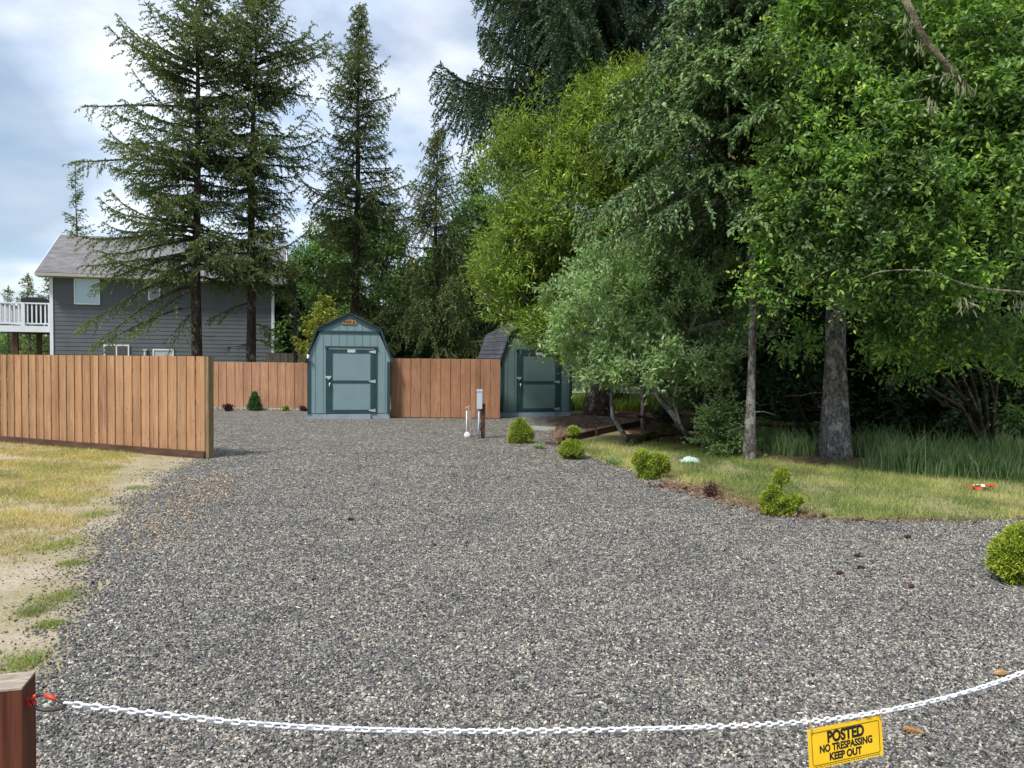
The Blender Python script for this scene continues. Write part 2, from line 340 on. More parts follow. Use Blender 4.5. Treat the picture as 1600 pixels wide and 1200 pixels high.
M['bark_spruce'] = bark('spruce_bark', (.045, .032, .026), (.125, .095, .078), (.24, .24, .21), .60)
M['bark_grey'] = bark('grey_bark', (.070, .058, .052), (.38, .355, .34), (.54, .53, .50), .60, (8, 8, 4.5))
M['bark_dark'] = bark('dark_bark', (.018, .013, .010), (.06, .045, .036))
M['bark_thin'] = bark('sapling_bark', (.07, .06, .05), (.29, .27, .24), (.46, .46, .42), .55, (12, 12, 3))
M['moss'] = bark('mossy_log_bark', (.030, .026, .012), (.085, .075, .022), (.095, .105, .03), .50, (3, 3, 3))
M['moss_limb'] = bark('lichened_limb_bark', (.06, .05, .035), (.17, .15, .10), (.27, .27, .16), .52, (8, 8, 8))
M['bark_stem'] = bark('brown_stem_bark', (.045, .036, .026), (.135, .115, .085), (.22, .21, .15), .6)
M['twig'] = bark('twig_bark', (.05, .04, .03), (.17, .15, .12))
M['lichen_twig'] = bark('lichened_twig', (.13, .13, .09), (.36, .36, .26))
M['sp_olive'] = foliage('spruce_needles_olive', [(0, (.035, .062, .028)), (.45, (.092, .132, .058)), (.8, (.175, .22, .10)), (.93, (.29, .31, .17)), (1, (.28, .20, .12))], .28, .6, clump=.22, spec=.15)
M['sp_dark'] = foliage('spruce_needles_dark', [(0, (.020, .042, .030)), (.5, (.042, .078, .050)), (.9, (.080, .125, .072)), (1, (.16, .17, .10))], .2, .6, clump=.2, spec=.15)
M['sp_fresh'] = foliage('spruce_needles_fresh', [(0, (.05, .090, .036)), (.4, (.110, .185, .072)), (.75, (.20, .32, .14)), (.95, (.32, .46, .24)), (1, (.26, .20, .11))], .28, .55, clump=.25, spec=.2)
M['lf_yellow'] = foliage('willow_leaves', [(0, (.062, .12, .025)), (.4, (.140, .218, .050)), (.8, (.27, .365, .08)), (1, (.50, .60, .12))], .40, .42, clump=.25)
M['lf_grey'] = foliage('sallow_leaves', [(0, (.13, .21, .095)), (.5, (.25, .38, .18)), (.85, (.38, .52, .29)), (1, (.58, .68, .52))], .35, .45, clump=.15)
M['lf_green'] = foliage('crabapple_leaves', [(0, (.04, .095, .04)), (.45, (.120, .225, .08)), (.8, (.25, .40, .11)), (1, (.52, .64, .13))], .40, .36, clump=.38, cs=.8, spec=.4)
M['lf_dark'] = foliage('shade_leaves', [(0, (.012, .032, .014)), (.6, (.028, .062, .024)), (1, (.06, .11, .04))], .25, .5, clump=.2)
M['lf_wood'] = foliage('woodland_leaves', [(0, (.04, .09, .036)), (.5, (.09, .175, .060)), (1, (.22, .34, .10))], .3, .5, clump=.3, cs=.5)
M['lf_gold'] = foliage('golden_needles', [(0, (.09, .13, .02)), (.5, (.22, .26, .04)), (1, (.46, .44, .08))], .3, .5)
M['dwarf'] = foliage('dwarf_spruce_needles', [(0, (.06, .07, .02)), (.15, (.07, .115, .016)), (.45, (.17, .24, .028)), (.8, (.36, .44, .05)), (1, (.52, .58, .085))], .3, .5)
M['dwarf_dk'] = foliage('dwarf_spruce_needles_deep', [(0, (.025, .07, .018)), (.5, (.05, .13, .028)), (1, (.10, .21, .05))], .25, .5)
M['brown_sprig'] = foliage('dead_twigs', [(0, (.05, .028, .02)), (.6, (.12, .065, .045)), (1, (.22, .13, .09))], .1, .8)
M['purple'] = foliage('purple_barberry', [(0, (.035, .012, .014)), (1, (.11, .035, .04))], .2, .6)
M['grass'] = foliage('green_grass', [(0, (.09, .15, .04)), (.45, (.20, .27, .08)), (.75, (.33, .36, .14)), (1, (.52, .46, .26))], .3, .6, clump=.2)
M['grass_dry'] = foliage('dry_grass', [(0, (.24, .26, .08)), (.3, (.42, .36, .15)), (.6, (.52, .40, .18)), (.85, (.62, .44, .21)), (1, (.70, .58, .34))], .25, .7, clump=.15)
M['grass_tall'] = foliage('tall_grass', [(0, (.07, .15, .055)), (.5, (.16, .27, .10)), (.85, (.30, .40, .17)), (1, (.55, .52, .32))], .3, .5)
M['lichen'] = foliage('hanging_lichen', [(0, (.16, .18, .10)), (1, (.34, .35, .22))], .3, .8)

# ------------------------------------------------------------------ ground
rs = np.random.RandomState
def sheet(name, pts, z, mat, rng=None, rough=0.0, step=.25, under=.3):
    """a slab whose outline wanders, its top at height z"""
    P0 = [Vector((p[0], p[1], 0)) for p in pts]; out = []
    rng = rng or rs(1)
    for i, a in enumerate(P0):
        b = P0[(i + 1) % len(P0)]; n = max(1, int((b - a).length / step)) if rough else 1
        n = min(n, 90)
        nr = Vector((-(b - a).y, (b - a).x, 0)).normalized(); ph = rng.uniform(0, 99)
        for k in range(n):
            u = k / n; o = 0
            if rough: o = rough * (math.sin(ph + u * n * .9) * .5 + math.sin(ph * 2 + u * n * 2.3) * .35 + rng.uniform(-.5, .5)) * min(1, 4 * u, 4 * (1 - u) + .2)
            p = a + (b - a) * u + nr * o; out.append(p)
    mb = MB(); n = len(out)
    mb.add([(p.x, p.y, z) for p in out], polys=[list(range(n))])
    o = mb.build(name, mat); me = o.data
    if me.polygons[0].normal.z < 0: me.flip_normals()
    return tag(o, kind='structure')
xy = lambda px, py: tuple(G(px, py))[:2]
sheet('ground', [(-500, -60), (500, -60), (500, 900), (-500, 900)], 0.0, M['ground'])
sheet('dry_field', [(-60, 52), (60, 44), (80, 300), (-80, 300)], .004, M['field'], rs(2))
sheet('sandy_lawn', [xy(327, 717), (-9.6, 14.6), (-20, 18), (-20, -2), (-1.3, -2), (-1.35, 2.5), xy(300, 1000)], .004, M['sand'])
gl = [(326, 719), (290, 737), (247, 768), (212, 800), (180, 838), (158, 880), (152, 930), (128, 985), (104, 1040), (68, 1100), (48, 1160), (20, 1260)]
gr_ = [(893, 656), (868, 690), (905, 708), (960, 728), (1030, 749), (1105, 773), (1190, 800), (1262, 811), (1400, 817), (1600, 813), (2100, 806)]
drive = [xy(*p) for p in gr_] + [(14, 7.0), (14, -2), (-1.15, -2)] + [xy(*p) for p in gl[::-1]] + [(-5.6, 14.0), (-11.5, 15.6), (-14, 26.2), xy(480, 640), (-3, 24.5), (1.6, 24.5)]
sheet('gravel_drive', drive, .012, M['gravel'], rs(3), .10)
verge = [xy(868, 690), xy(960, 690), xy(1060, 695), xy(1170, 716), xy(1290, 730), xy(1600, 742), (16, 10.2), (16, 7.2)] + [xy(*p) for p in gr_[:1:-1]]
sheet('grass_verge', verge, .008, M['verge'], rs(4), .12)
sheet('forest_floor', [(2.35, 15.6), (3.2, 14.1), (6, 13.4), (9, 12.2), (30, 11.2), (34, 44), (5.2, 36), (3.4, 25)], .004, M['litter'], rs(5), .2)
sheet('bark_chip_pad', [xy(868, 689), xy(931, 679), xy(1013, 661), (4.6, 22.4), (1.9, 23.6), (1.0, 20.5)], .016, M['pad'], rs(6), .08)
for pts, sd_ in ((([(1040, 735), (1110, 752), (1190, 782), (1262, 800), (1262, 812), (1190, 803), (1100, 779), (1030, 751)]), 7), (([(1190, 715), (1290, 702), (1300, 722), (1250, 745), (1180, 733)]), 8)):
    sheet('needle_litter', [xy(*p) for p in pts], .018, M['needles'], rs(sd_), .10)

# stones of the drive: real crushed stones near the camera, thinning into the textured sheet
def in_poly(x, y, poly):
    ins = np.zeros(len(x), bool); n = len(poly)
    for i in range(n):
        x1, y1 = poly[i]; x2, y2 = poly[(i + 1) % n]
        if y1 == y2: continue
        c = ((y1 > y) != (y2 > y)) & (x < (x2 - x1) * (y - y1) / (y2 - y1) + x1); ins ^= c
    return ins
def edge_noise(x, y, s=1.0, seed=0):
    r = rs(seed); o = 0
    for k in range(6):
        a = r.uniform(0, 6.28); f = s * (1.7 ** k); o = o + np.sin((x * np.cos(a) + y * np.sin(a)) * f + r.uniform(0, 6)) * (.75 ** k)
    return o / 2.6
ICO_V = []; t_ = (1 + 5 ** .5) / 2
for a in (-1, 1):
    for b in (-t_, t_): ICO_V += [(a, b, 0), (0, a, b), (b, 0, a)]
ICO_V = np.array(ICO_V) / np.hypot(1, t_)
from mathutils.geometry import intersect_point_line
import bmesh
def ico_tris():
    bm = bmesh.new(); vs_ = [bm.verts.new(v) for v in ICO_V]; bmesh.ops.convex_hull(bm, input=vs_); bm.verts.index_update()
    T = [[v.index for v in f.verts] for f in bm.faces]; bm.free(); return np.array(T)
ICO_T = ico_tris()
OCT_V = np.array([(1,0,0),(-1,0,0),(0,1,0),(0,-1,0),(0,0,1),(0,0,-1.)]); OCT_T = np.array([(0,2,4),(2,1,4),(1,3,4),(3,0,4),(2,0,5),(1,2,5),(3,1,5),(0,3,5)])
OCT_V = np.concatenate([OCT_V, [(.62,.62,.5),(-.6,-.62,.45)]]); OCT_T = np.array([(0,2,6),(2,4,6),(4,0,6),(2,1,4),(1,7,4),(1,3,7),(3,4,7),(3,0,4),(2,0,5),(1,2,5),(3,1,5),(0,3,5)])
def scatter_stones(name, n, seed, region, size, zoff, mat, dens=None, rlo=0, rhi=1, flat=.65):
    r = rs(seed); x, y = region(r, n)
    if dens is not None:
        k = r.rand(len(x)) < dens(x, y); x, y = x[k], y[k]
    m = len(x); s = size * np.exp(r.normal(0, .27, m)) * .5
    BV, BT = (OCT_V, OCT_T) if m > 30000 else (ICO_V, ICO_T); nb = len(BV)
    V = BV[None] * (1 + r.uniform(-.34, .34, (m, nb, 1))) + r.uniform(-.12, .12, (m, nb, 3))
    V = V * (s[:, None, None] * np.stack([r.uniform(.8, 1.35, m), r.uniform(.6, 1.0, m), r.uniform(flat * .7, flat * 1.25, m)], 1)[:, None, :])
    q = r.normal(size=(m, 4)) * np.array([1, .35, .35, 1]); q /= np.linalg.norm(q, axis=1)[:, None]
    a, b, c, d = q.T
    Rm = np.stack([1-2*(c*c+d*d), 2*(b*c-a*d), 2*(b*d+a*c), 2*(b*c+a*d), 1-2*(b*b+d*d), 2*(c*d-a*b), 2*(b*d-a*c), 2*(c*d+a*b), 1-2*(b*b+c*c)], 1).reshape(m, 3, 3)
    V = np.einsum('mij,mkj->mki', Rm, V); V[:, :, 0] += x[:, None]; V[:, :, 1] += y[:, None]; V[:, :, 2] += (zoff + s * r.uniform(.0, .75, m))[:, None]
    T = (BT[None] + np.arange(m)[:, None, None] * nb).reshape(-1, 3)
    rn = np.repeat(rlo + (rhi - rlo) * r.rand(m), nb)
    return tag(MB().add(V.reshape(-1, 3), T=T, rnd=rn).build(name, mat), kind='stuff')
def frustum(y0, y1, k=.70, pw=1.0):
    def f(r, n):
        u = r.rand(n); y = (y0 ** pw + u * (y1 ** pw - y0 ** pw)) ** (1 / pw); x = r.uniform(-1, 1, n) * (k * y + .3); return x, y
    return f
dpoly = [p for p in drive]
def on_drive(x, y):
    e = .12
    x2 = x + e * edge_noise(x, y, 5, 3) + e * .9 * np.sin(x * 91.7 + y * 57.3); y2 = y + e * edge_noise(x, y, 6, 4)
    return in_poly(x2, y2, dpoly)
o = scatter_stones('loose_gravel', 700000, 11, frustum(2.85, 14.0, .70, 1.0), .0130, .010, M['stone'],
    lambda x, y: np.where(on_drive(x, y), np.clip(1.25 - (y - 6.5) / 6.5, 0.0, 1), 0))
tag(o, label='grey crushed gravel stones covering the driveway', cat='gravel')
# strays over the sandy edge
def edge_dens(x, y):
    ins = in_poly(x, y, dpoly); d = np.zeros(len(x))
    jj = 1 + .5 * edge_noise(x, y, 3.0, 41) + .35 * edge_noise(x, y, 9.0, 42)
    for w_, k in ((.12, .9), (.26, .45), (.45, .18), (.8, .035)):
        d = np.maximum(d, np.where(in_poly(x + w_ * jj, y, dpoly), k, 0))
    return np.where(ins, 0, d) * (x < -1)
o = scatter_stones('stray_gravel', 210000, 12, lambda r, n: (r.uniform(-6.5, -1.2, n), r.uniform(2.8, 13.5, n)), .0135, .004, M['stone'], edge_dens, 0, .85)
tag(o, label='scattered dark stones strayed onto the sandy edge', cat='gravel')
rb = lambda p, q: (lambda r, n: (lambda u, v: (p[0] + (q[0] - p[0]) * u + v, p[1] + (q[1] - p[1]) * u + r.normal(0, .07, n)))(r.rand(n), r.normal(0, .16, n)))
a_, b_ = xy(1045, 760), xy(1265, 812)
o = scatter_stones('brown_chips', 700, 13, rb(a_, b_), .045, .016, M['needles'], None, .7, 1, .4)
tag(o, label='brown bark chips between the gravel and the grass verge', cat='bark chips')
a_, b_ = xy(1300, 815), xy(1600, 812)
o2 = scatter_stones('brown_litter', 330, 14, rb(a_, b_), .03, .012, M['needles'], None, .7, 1, .4)
tag(o2, label='brown litter along the right end of the verge', cat='bark chips')
a_, b_ = xy(300, 745), xy(150, 860)
o3 = scatter_stones('orange_chips', 700, 15, lambda r, n: (lambda u: (a_[0] + (b_[0] - a_[0]) * u + r.normal(.35, .22, n), a_[1] + (b_[1] - a_[1]) * u + r.normal(0, .3, n)))(r.rand(n)), .018, .016, M['tan'], None, .7, 1, .4)
tag(o3, label='tan wood chips on the gravel edge below the fence end', cat='wood chips')
o4 = scatter_stones('pad_gravel', 26000, 16, lambda r, n: (r.uniform(.6, 4.2, n), r.uniform(15.2, 22.5, n)), .028, .016, M['stone'], lambda x, y: in_poly(x, y, [xy(860, 689), xy(931, 679), xy(1013, 661), (4.0, 21.8), (1.9, 22.6), (1.0, 20.5)]) * .8, 0, .9)
tag(o4, label='gravel and chips on the pad before the right shed', cat='gravel')
o5 = scatter_stones('pad_bark_chips', 22000, 19, lambda r, n: (r.uniform(.6, 4.4, n), r.uniform(15.2, 22.8, n)), .04, .02, M['needles'], lambda x, y: in_poly(x, y, [xy(860, 689), xy(931, 679), xy(1013, 661), (4.0, 21.8), (1.9, 22.6), (1.0, 20.5)]) * .7, 0, 1)
tag(o5, label='brown bark chips over the pad before the right shed', cat='bark chips')

# grass
def blades(name, n, seed, region, dens, h, wd, z, mat, lean=.5, seg=1, rfun=None):
    r = rs(seed); x, y = region(r, n); k = r.rand(len(x)) < dens(x, y); x, y = x[k], y[k]; m = len(x)
    hh = h * np.exp(r.normal(0, .35, m)); a = r.uniform(0, 6.28, m); ln = hh * r.uniform(.1, 1, m) * lean; b = r.uniform(0, 6.28, m)
    wx, wy = np.cos(a) * wd / 2, np.sin(a) * wd / 2; lx, ly = np.cos(b) * ln, np.sin(b) * ln
    rn = r.rand(m) if rfun is None else rfun(r, x, y)
    Z = np.full(m, z - .01)
    if seg == 1:
        V = np.stack([np.stack([x - wx, y - wy, Z], 1), np.stack([x + wx, y + wy, Z], 1), np.stack([x + lx, y + ly, Z + hh], 1)], 1)
        T = np.arange(m * 3).reshape(-1, 3); mb = MB().add(V.reshape(-1, 3), T=T, rnd=np.repeat(rn, 3))
    else:
        V = np.stack([np.stack([x - wx, y - wy, Z], 1), np.stack([x + wx, y + wy, Z], 1),
                      np.stack([x + wx * .8 + lx * .35, y + wy * .8 + ly * .35, Z + hh * .6], 1), np.stack([x - wx * .8 + lx * .35, y - wy * .8 + ly * .35, Z + hh * .6], 1),
                      np.stack([x + lx, y + ly, Z + hh * .97], 1)], 1)
        i = np.arange(m)[:, None] * 5
        mb = MB().add(V.reshape(-1, 3), Q=i + [[0, 1, 2, 3]], T=i + [[3, 2, 4]], rnd=np.repeat(rn, 5))
    return tag(mb.build(name, mat), kind='stuff')
lawn_edge = [xy(*p) for p in [(300, 712), (225, 712), (178, 745), (158, 790), (140, 825), (90, 855), (45, 888), (10, 900), (-60, 930)]] + [(-14, 6), (-14, 16), (-9, 14.8)]
def lawn_d(x, y):
    n = edge_noise(x, y, 2.2, 21); n2 = edge_noise(x, y, 6.0, 22)
    return np.where(in_poly(x + .25 * n2, y + .2 * n, lawn_edge), np.clip(.62 + .6 * n + .45 * n2, 0.03, 1), 0)
lreg = lambda r, n: (r.uniform(-11, -2.3, n), r.uniform(6.0, 15.5, n))
o = blades('dry_lawn_grass', 420000, 31, lreg, lambda x, y: lawn_d(x, y) * np.clip(.95 - .5 * edge_noise(x, y, 1.6, 23), .2, 1), .036, .009, .004, M['grass_dry'], 1.3)
tag(o, label='short dry tan grass left of the gravel drive', cat='grass')
o = blades('green_lawn_grass', 360000, 32, lreg, lambda x, y: lawn_d(x, y) * np.clip(.38 + 1.0 * edge_noise(x, y, 1.6, 23) + .7 * edge_noise(x, y, 5, 24), 0, 1), .036, .009, .004, M['grass'], 1.2, rfun=lambda r, x, y: .35 + .65 * r.rand(len(x)))
tag(o, label='green patches in the dry lawn left of the drive', cat='grass')
# tufts on the sand
tufts = [(75, 942, .26, .14), (100, 932, .14, .10), (52, 958, .14, .09), (12, 1040, .22, .17), (42, 1038, .12, .11), (112, 882, .14, .09), (78, 979, .14, .06), (215, 763, .2, .13), (150, 805, .30, .2), (82, 855, .3, .16), (100, 850, .2, .2)]
def tuft_reg(r, n):
    i = r.randint(0, len(tufts), n); c = np.array([xy(a, b) for a, b, _, _ in tufts]); rx = np.array([t[2] for t in tufts]); ry = np.array([t[3] for t in tufts])
    return c[i, 0] + r.normal(0, .36, n) * rx[i] * (1 + .5 * np.sin(i * 3.1)), c[i, 1] + r.normal(0, .62, n) * ry[i]
o = blades('grass_tufts', 11000, 33, tuft_reg, lambda x, y: np.ones(len(x)), .026, .006, .004, M['grass'], 1.2)
tag(o, label='small green tufts on the bare sandy edge', cat='grass')
vreg = lambda r, n: (r.uniform(1.2, 12, n), r.uniform(7.6, 17, n))
o = blades('verge_grass', 420000, 34, vreg, lambda x, y: in_poly(x + .12 * edge_noise(x, y, 7, 5), y + .15 * edge_noise(x, y, 5, 6), verge) * np.clip(.70 + .7 * edge_noise(x, y, 3, 7), .15, 1), .055, .008, .008, M['grass'], 1.0,
    rfun=lambda r, x, y: np.clip(.48 + .5 * edge_noise(x, y, 1.8, 9) + r.normal(0, .25, len(x)), 0, 1))
tag(o, label='short grass verge between gravel and woods', cat='grass')
tg = [(1215, 690, 1.0, .35), (1260, 695, .6, .4), (1195, 700, .4, .4), (1385, 705, .35, .3), (1440, 715, .6, .45), (1490, 720, .7, .4), (1560, 720, .7, .5), (1350, 712, .35, .3), (1640, 715, .9, .6), (1130, 700, .35, .3), (1420, 738, .5, .16), (1530, 748, .6, .16), (1470, 740, .5, .2), (1400, 730, .25, .2), (1240, 712, .5, .25), (1580, 700, .9, .5)]
def tall_reg(r, n):
    i = r.randint(0, len(tg), n); c = np.array([xy(a, b) for a, b, _, _ in tg]); rx = np.array([t[2] for t in tg]); ry = np.array([t[3] for t in tg])
    return c[i, 0] + r.normal(0, .48, n) * rx[i], c[i, 1] + r.normal(0, .5, n) * ry[i]
o = blades('tall_grass', 15000, 35, tall_reg, lambda x, y: np.ones(len(x)), .27, .013, .004, M['grass_tall'], .6, seg=2)
tag(o, label='tall seeding grass along the edge of the woods', cat='grass')
o = blades('back_grass', 26000, 36, lambda r, n: (r.uniform(1.6, 5.5, n), r.uniform(25, 31, n)), lambda x, y: np.ones(len(x)), .30, .02, .0, M['lf_yellow'], .6, seg=2)
tag(o, label='sunlit tall grass beyond the right shed', cat='grass')
o = blades('meadow_grass', 60000, 37, lambda r, n: (r.uniform(-30, -4, n), r.uniform(27, 60, n)), lambda x, y: np.ones(len(x)), .20, .03, .0, M['grass'], .6)
tag(o, label='grass around the house behind the fence', cat='grass')

# ------------------------------------------------------------------ fences
def fence(name, a, b, ht, bw, mat, label, rail_side=1, posts=True, hv=.0, kick=None, endpost=None, z0=.03, seed=5, notch=0, cat='fence', gap=.006):
    a = Vector((a[0], a[1], 0)); b = Vector((b[0], b[1], 0)); d = b - a; Ln = d.length; d.normalize(); nrm = Vector((d.y, -d.x, 0))
    root = empty(name, a, 0, label, cat); r = rs(seed)
    Mt = Matrix(((d.x, -nrm.x, 0), (d.y, -nrm.y, 0), (0, 0, 1)))      # local x along, y away from viewer
    Mt = Mt.to_4x4(); mb = MB(); n = int(round(Ln / bw)); bw = Ln / n
    for i in range(n):
        tone = np.clip(r.normal(.5, .24), 0, 1); off = (.016 if i % 2 else 0) + r.uniform(0, .003); w_ = bw - gap - r.uniform(0, .003)
        h = ht + r.uniform(-hv, hv); tilt = r.normal(0, .002)
        x0 = i * bw; V = []
        for yy in (-.018 - off, -off):
            zt = z0 + h
            V += [(x0, yy, z0), (x0 + w_, yy, z0), (x0 + w_ + tilt * h, yy, zt - notch), (x0 + w_ - notch + tilt * h, yy, zt), (x0 + notch + tilt * h, yy, zt), (x0 + tilt * h, yy, zt - notch)] if notch else [(x0, yy, z0), (x0 + w_, yy, z0), (x0 + w_ + tilt * h, yy, zt), (x0 + tilt * h, yy, zt)]
        k = len(V) // 2
        V = [tuple(Mt @ Vector(v)) for v in V]
        mb.add(V, polys=[list(range(k)), list(range(2*k-1, k-1, -1))] + [[j + k, (j + 1) % k + k, (j + 1) % k, j][::-1] for j in range(k)], rnd=tone)
    mb.build('boards', mat, root)
    rl = MB()
    for z in (.35, ht * .55, ht - .22):
        rl.beam(Mt @ Vector((0, .025, z)), Mt @ Vector((Ln, .025, z)), .038, .09)
    rl.build('rails', mat, root)
    if posts:
        for i in range(int(Ln / 2.4) + 1):
            x = min(Ln - .05, .05 + i * 2.4); MB().box((x, .09, (ht - .04) / 2), (.09, .088, ht - .04), Mt).build('post', M['post_end'], root)
    if kick: MB().beam(Mt @ Vector((0, -.045, .05)), Mt @ Vector((Ln, -.045, .05)), .038, .15).build('kickboard', kick, root)
    return root, Mt, Ln
nf_r = G(323, 717); nf_l = Vector((-10.2 , 14.75, 0)); dirn = (nf_l - nf_r).normalized(); nf_far = nf_r + dirn * 9.5
nf, Mt, Ln = fence('wooden_fence', nf_far, nf_r, 1.63, .103, M['fence'], 'honey brown board fence standing in front at the left edge of the gravel', kick=M['kick'], seed=8)
MB().box((Ln + .034, .03, .84), (.065, .11, 1.64), Mt).build('end_post', M['post_end'], nf)
fence('back_fence', (-12.5, 25.15), tuple(G(481, 642))[:2], 1.47, .145, M['fence_far'], 'reddish board fence behind the gravel left of the nearer shed', seed=9, hv=.004)
fence('grey_fence', (-9.6, 30.0), (-6.6, 29.4), 1.80, .15, M['fence_grey'], 'weathered grey picket fence seen above the back fence beside the shed', seed=10, hv=.01, notch=.02)
ls_c = G(545.5, 655)                              # left shed, middle of its front
fence('gate_fence', tuple(P(611, 653, 21.35))[:2], tuple(P(781, 652, 21.25))[:2], 1.63, .14, M['fence_mid'], 'reddish brown board fence spanning the gap between the two sheds', seed=11, hv=.003, gap=.0005)

# white gravel strip under the back fence
a_, b_ = (-12.4, 24.95), tuple(G(481, 642))[:2]
o = scatter_stones('pale_edging', 2600, 17, lambda r, n: (lambda u: (a_[0] + (b_[0] - a_[0]) * u, a_[1] - .12 + (b_[1] - a_[1]) * u + r.normal(0, .06, n)))(r.rand(n)), .06, .01, M['concrete'], None)
tag(o, label='row of pale stones along the foot of the back fence', cat='edging stones')

# ------------------------------------------------------------------ sheds
def clip_strip(poly, x0, x1):
    def half(pl, f, x):
        out = []
        for i in range(len(pl)):
            p, q = pl[i], pl[(i + 1) % len(pl)]; ip, iq = f(p[0]), f(q[0])
            if ip: out.append(p)
            if ip != iq: t = (x - p[0]) / (q[0] - p[0]); out.append((x, p[1] + t * (q[1] - p[1])))
        return out
    pl = half(poly, lambda v: v >= x0, x0)
    return half(pl, lambda v: v <= x1, x1) if len(pl) > 2 else pl
def text_mesh(s, size, mat, Mtx, parent, name, depth=.001, bold=0.0, align='CENTER', sx=1.0):
    c = bpy.data.curves.new('t', 'FONT'); c.body = s; c.size = size; c.align_x = align; c.align_y = 'CENTER'; c.extrude = depth; c.offset = bold
    o = bpy.data.objects.new('t', c); col.objects.link(o); dg = bpy.context.evaluated_depsgraph_get()
    me = bpy.data.meshes.new_from_object(o.evaluated_get(dg)); bpy.data.objects.remove(o)
    me.transform(Matrix.Diagonal((sx, 1, 1, 1))); me.transform(Mtx); me.materials.clear(); me.materials.append(mat); me.name = name
    q = bpy.data.objects.new(name, me); col.objects.link(q); q.parent = parent; return q
def make_shed(name, loc, rz, sc, wall_m, label, lamp=False):
    s = empty(name, loc, rz, label, 'shed'); W, D = 2.24, 2.5; zb = .16; ze = 1.60; zk = 2.42; zp = 2.83; xk = .79; xe = 1.10
    hw = 1.075
    prof = [(-hw, zb), (hw, zb), (hw, ze + .05), (xk - .05, zk - .03), (0, zp - .05), (-xk + .05, zk - .03), (-hw, ze + .05)]
    f = MB(); r = rs(3); x = -hw; step = .203
    f.prism([(a * .995, z) for a, z in prof], .012, D)
    while x < hw - .01:
        pl = clip_strip(prof, x + .007, min(x + step - .007, hw)); 
        if len(pl) > 2: f.prism(pl, 0, .0115, rnd=r.rand())
        x += step
    for sd_ in (-1, 1):                            # grooved side sheets
        y = .02
        while y < D - .02:
            f.box((sd_ * (hw + .006), y + step / 2, (zb + ze) / 2), (.011, step - .016, ze - zb)); y += step
    f.build('wall', wall_m, s)
    for sd_ in (-1, 1): MB().box((sd_ * .55, D / 2 - .0, .075), (1.05, D - .02, .145)).build('skid', M['shed_base'], s)
    MB().box((0, -.03, .075), (1.12, .055, .125)).build('step_board', M['shed_base'], s)
    # roof: four shingled planes with thickness
    rp = [(-xe - .03, ze - .06), (-xk - .03, zk + .0), (0, zp), (xk + .03, zk + .0), (xe + .03, ze - .06)]
    rf = MB(); uv = []
    for i in range(4):
        a, b = np.array(rp[i]), np.array(rp[i + 1]); d = b - a; Ls = np.linalg.norm(d); nn = np.array([-d[1], d[0]]) / Ls
        rows = int(round(Ls / .14)); 
        for k in range(rows):
            p = a + d * k / rows; q = a + d * (k + 1) / rows
            lo, hi = (p, q) if i < 2 else (q, p)
            th_lo, th_hi = .030, .018
            V = []
            for yy in (-.07, D + .05):
                V += [(lo[0], yy, lo[1]), (hi[0], yy, hi[1]), (hi[0] + nn[0] * th_hi, yy, hi[1] + nn[1] * th_hi), (lo[0] + nn[0] * th_lo, yy, lo[1] + nn[1] * th_lo)]
            rf.add(V, [(0,1,2,3),(7,6,5,4),(0,4,5,1),(1,5,6,2),(2,6,7,3),(3,7,4,0)])
    ro = rf.build('roof', M['roof_shed'], s); add_uv(ro)
    t = MB()
    for i in range(4):                             # rake boards
        a, b = rp[i], rp[i + 1]; t.prism([(a[0], a[1] - .10 if i in (0, 3) else a[1] - .085), (a[0], a[1] - .003), (b[0], b[1] - .003), (b[0], b[1] - .085)], -.045 - .001 * (i % 2), -.02)
    t.build('rake_trim', M['shed_trim'], s)
    for sd_ in (-1, 1): MB().box((sd_ * (hw - .03), -.012, (zb + ze) / 2 - .03), (.085, .02, ze - zb - .06)).build('corner_board', M['shed_trim'], s)
    MB().box((0, -.012, 2.33), (1.56, .02, .065)).build('gable_band', M['shed_trim'], s)
    # door
    dx0, dx1, dz0, dz1 = -.545, .66, zb + .015, 1.88; cx = (dx0 + dx1) / 2
    fr = MB(); fr.box((dx0 - .03, -.012, (dz0 + dz1) / 2), (.07, .022, dz1 - dz0)); fr.box((dx1 + .03, -.012, (dz0 + dz1) / 2), (.07, .022, dz1 - dz0))
    fr.box((cx, -.022, dz1 + .045), (1.37, .045, .055)); fr.build('door_frame', M['shed_trim'], s)
    MB().box((cx, -.008, dz1 + .004), (1.18, .012, .022)).build('door_gap', M['metal'], s)
    dr = MB().box((cx, -.010, (dz0 + dz1) / 2), (dx1 - dx0 - .01, .018, dz1 - dz0 - .02)).build('door', wall_m, s)
    b = MB(); bwid = .09
    b.box((dx0 + .055, -.027, (dz0 + dz1) / 2), (.10, .014, dz1 - dz0 - .022)); b.box((dx1 - .055, -.027, (dz0 + dz1) / 2), (.10, .014, dz1 - dz0 - .022))
    for z, hh in ((dz0 + .045, .07), ((dz0 + dz1) / 2 - .02, .065), (dz1 - .06, .08)): b.box((cx, -.0265, z), (dx1 - dx0 - .222, .013, hh))
    b.build('door_trim', M['shed_trim'], dr)
    for z in (dz0 + .06, (dz0 + dz1) / 2 - .01, dz1 - .07):
        h = MB(); h.prism([(dx1 - .14, z - .012), (dx1 - .01, z - .035), (dx1 - .01, z + .035), (dx1 - .14, z + .012)], -.040, -.035); h.box((dx1 + .015, -.030, z), (.035, .016, .09)); h.build('hinge', M['metal'], dr)
    h = MB(); h.box((dx0 - .0, -.040, 1.13), (.15, .014, .05)); h.box((dx0 + .01, -.05, 1.10), (.06, .02, .06)); h.build('hasp', M['metal'], dr)
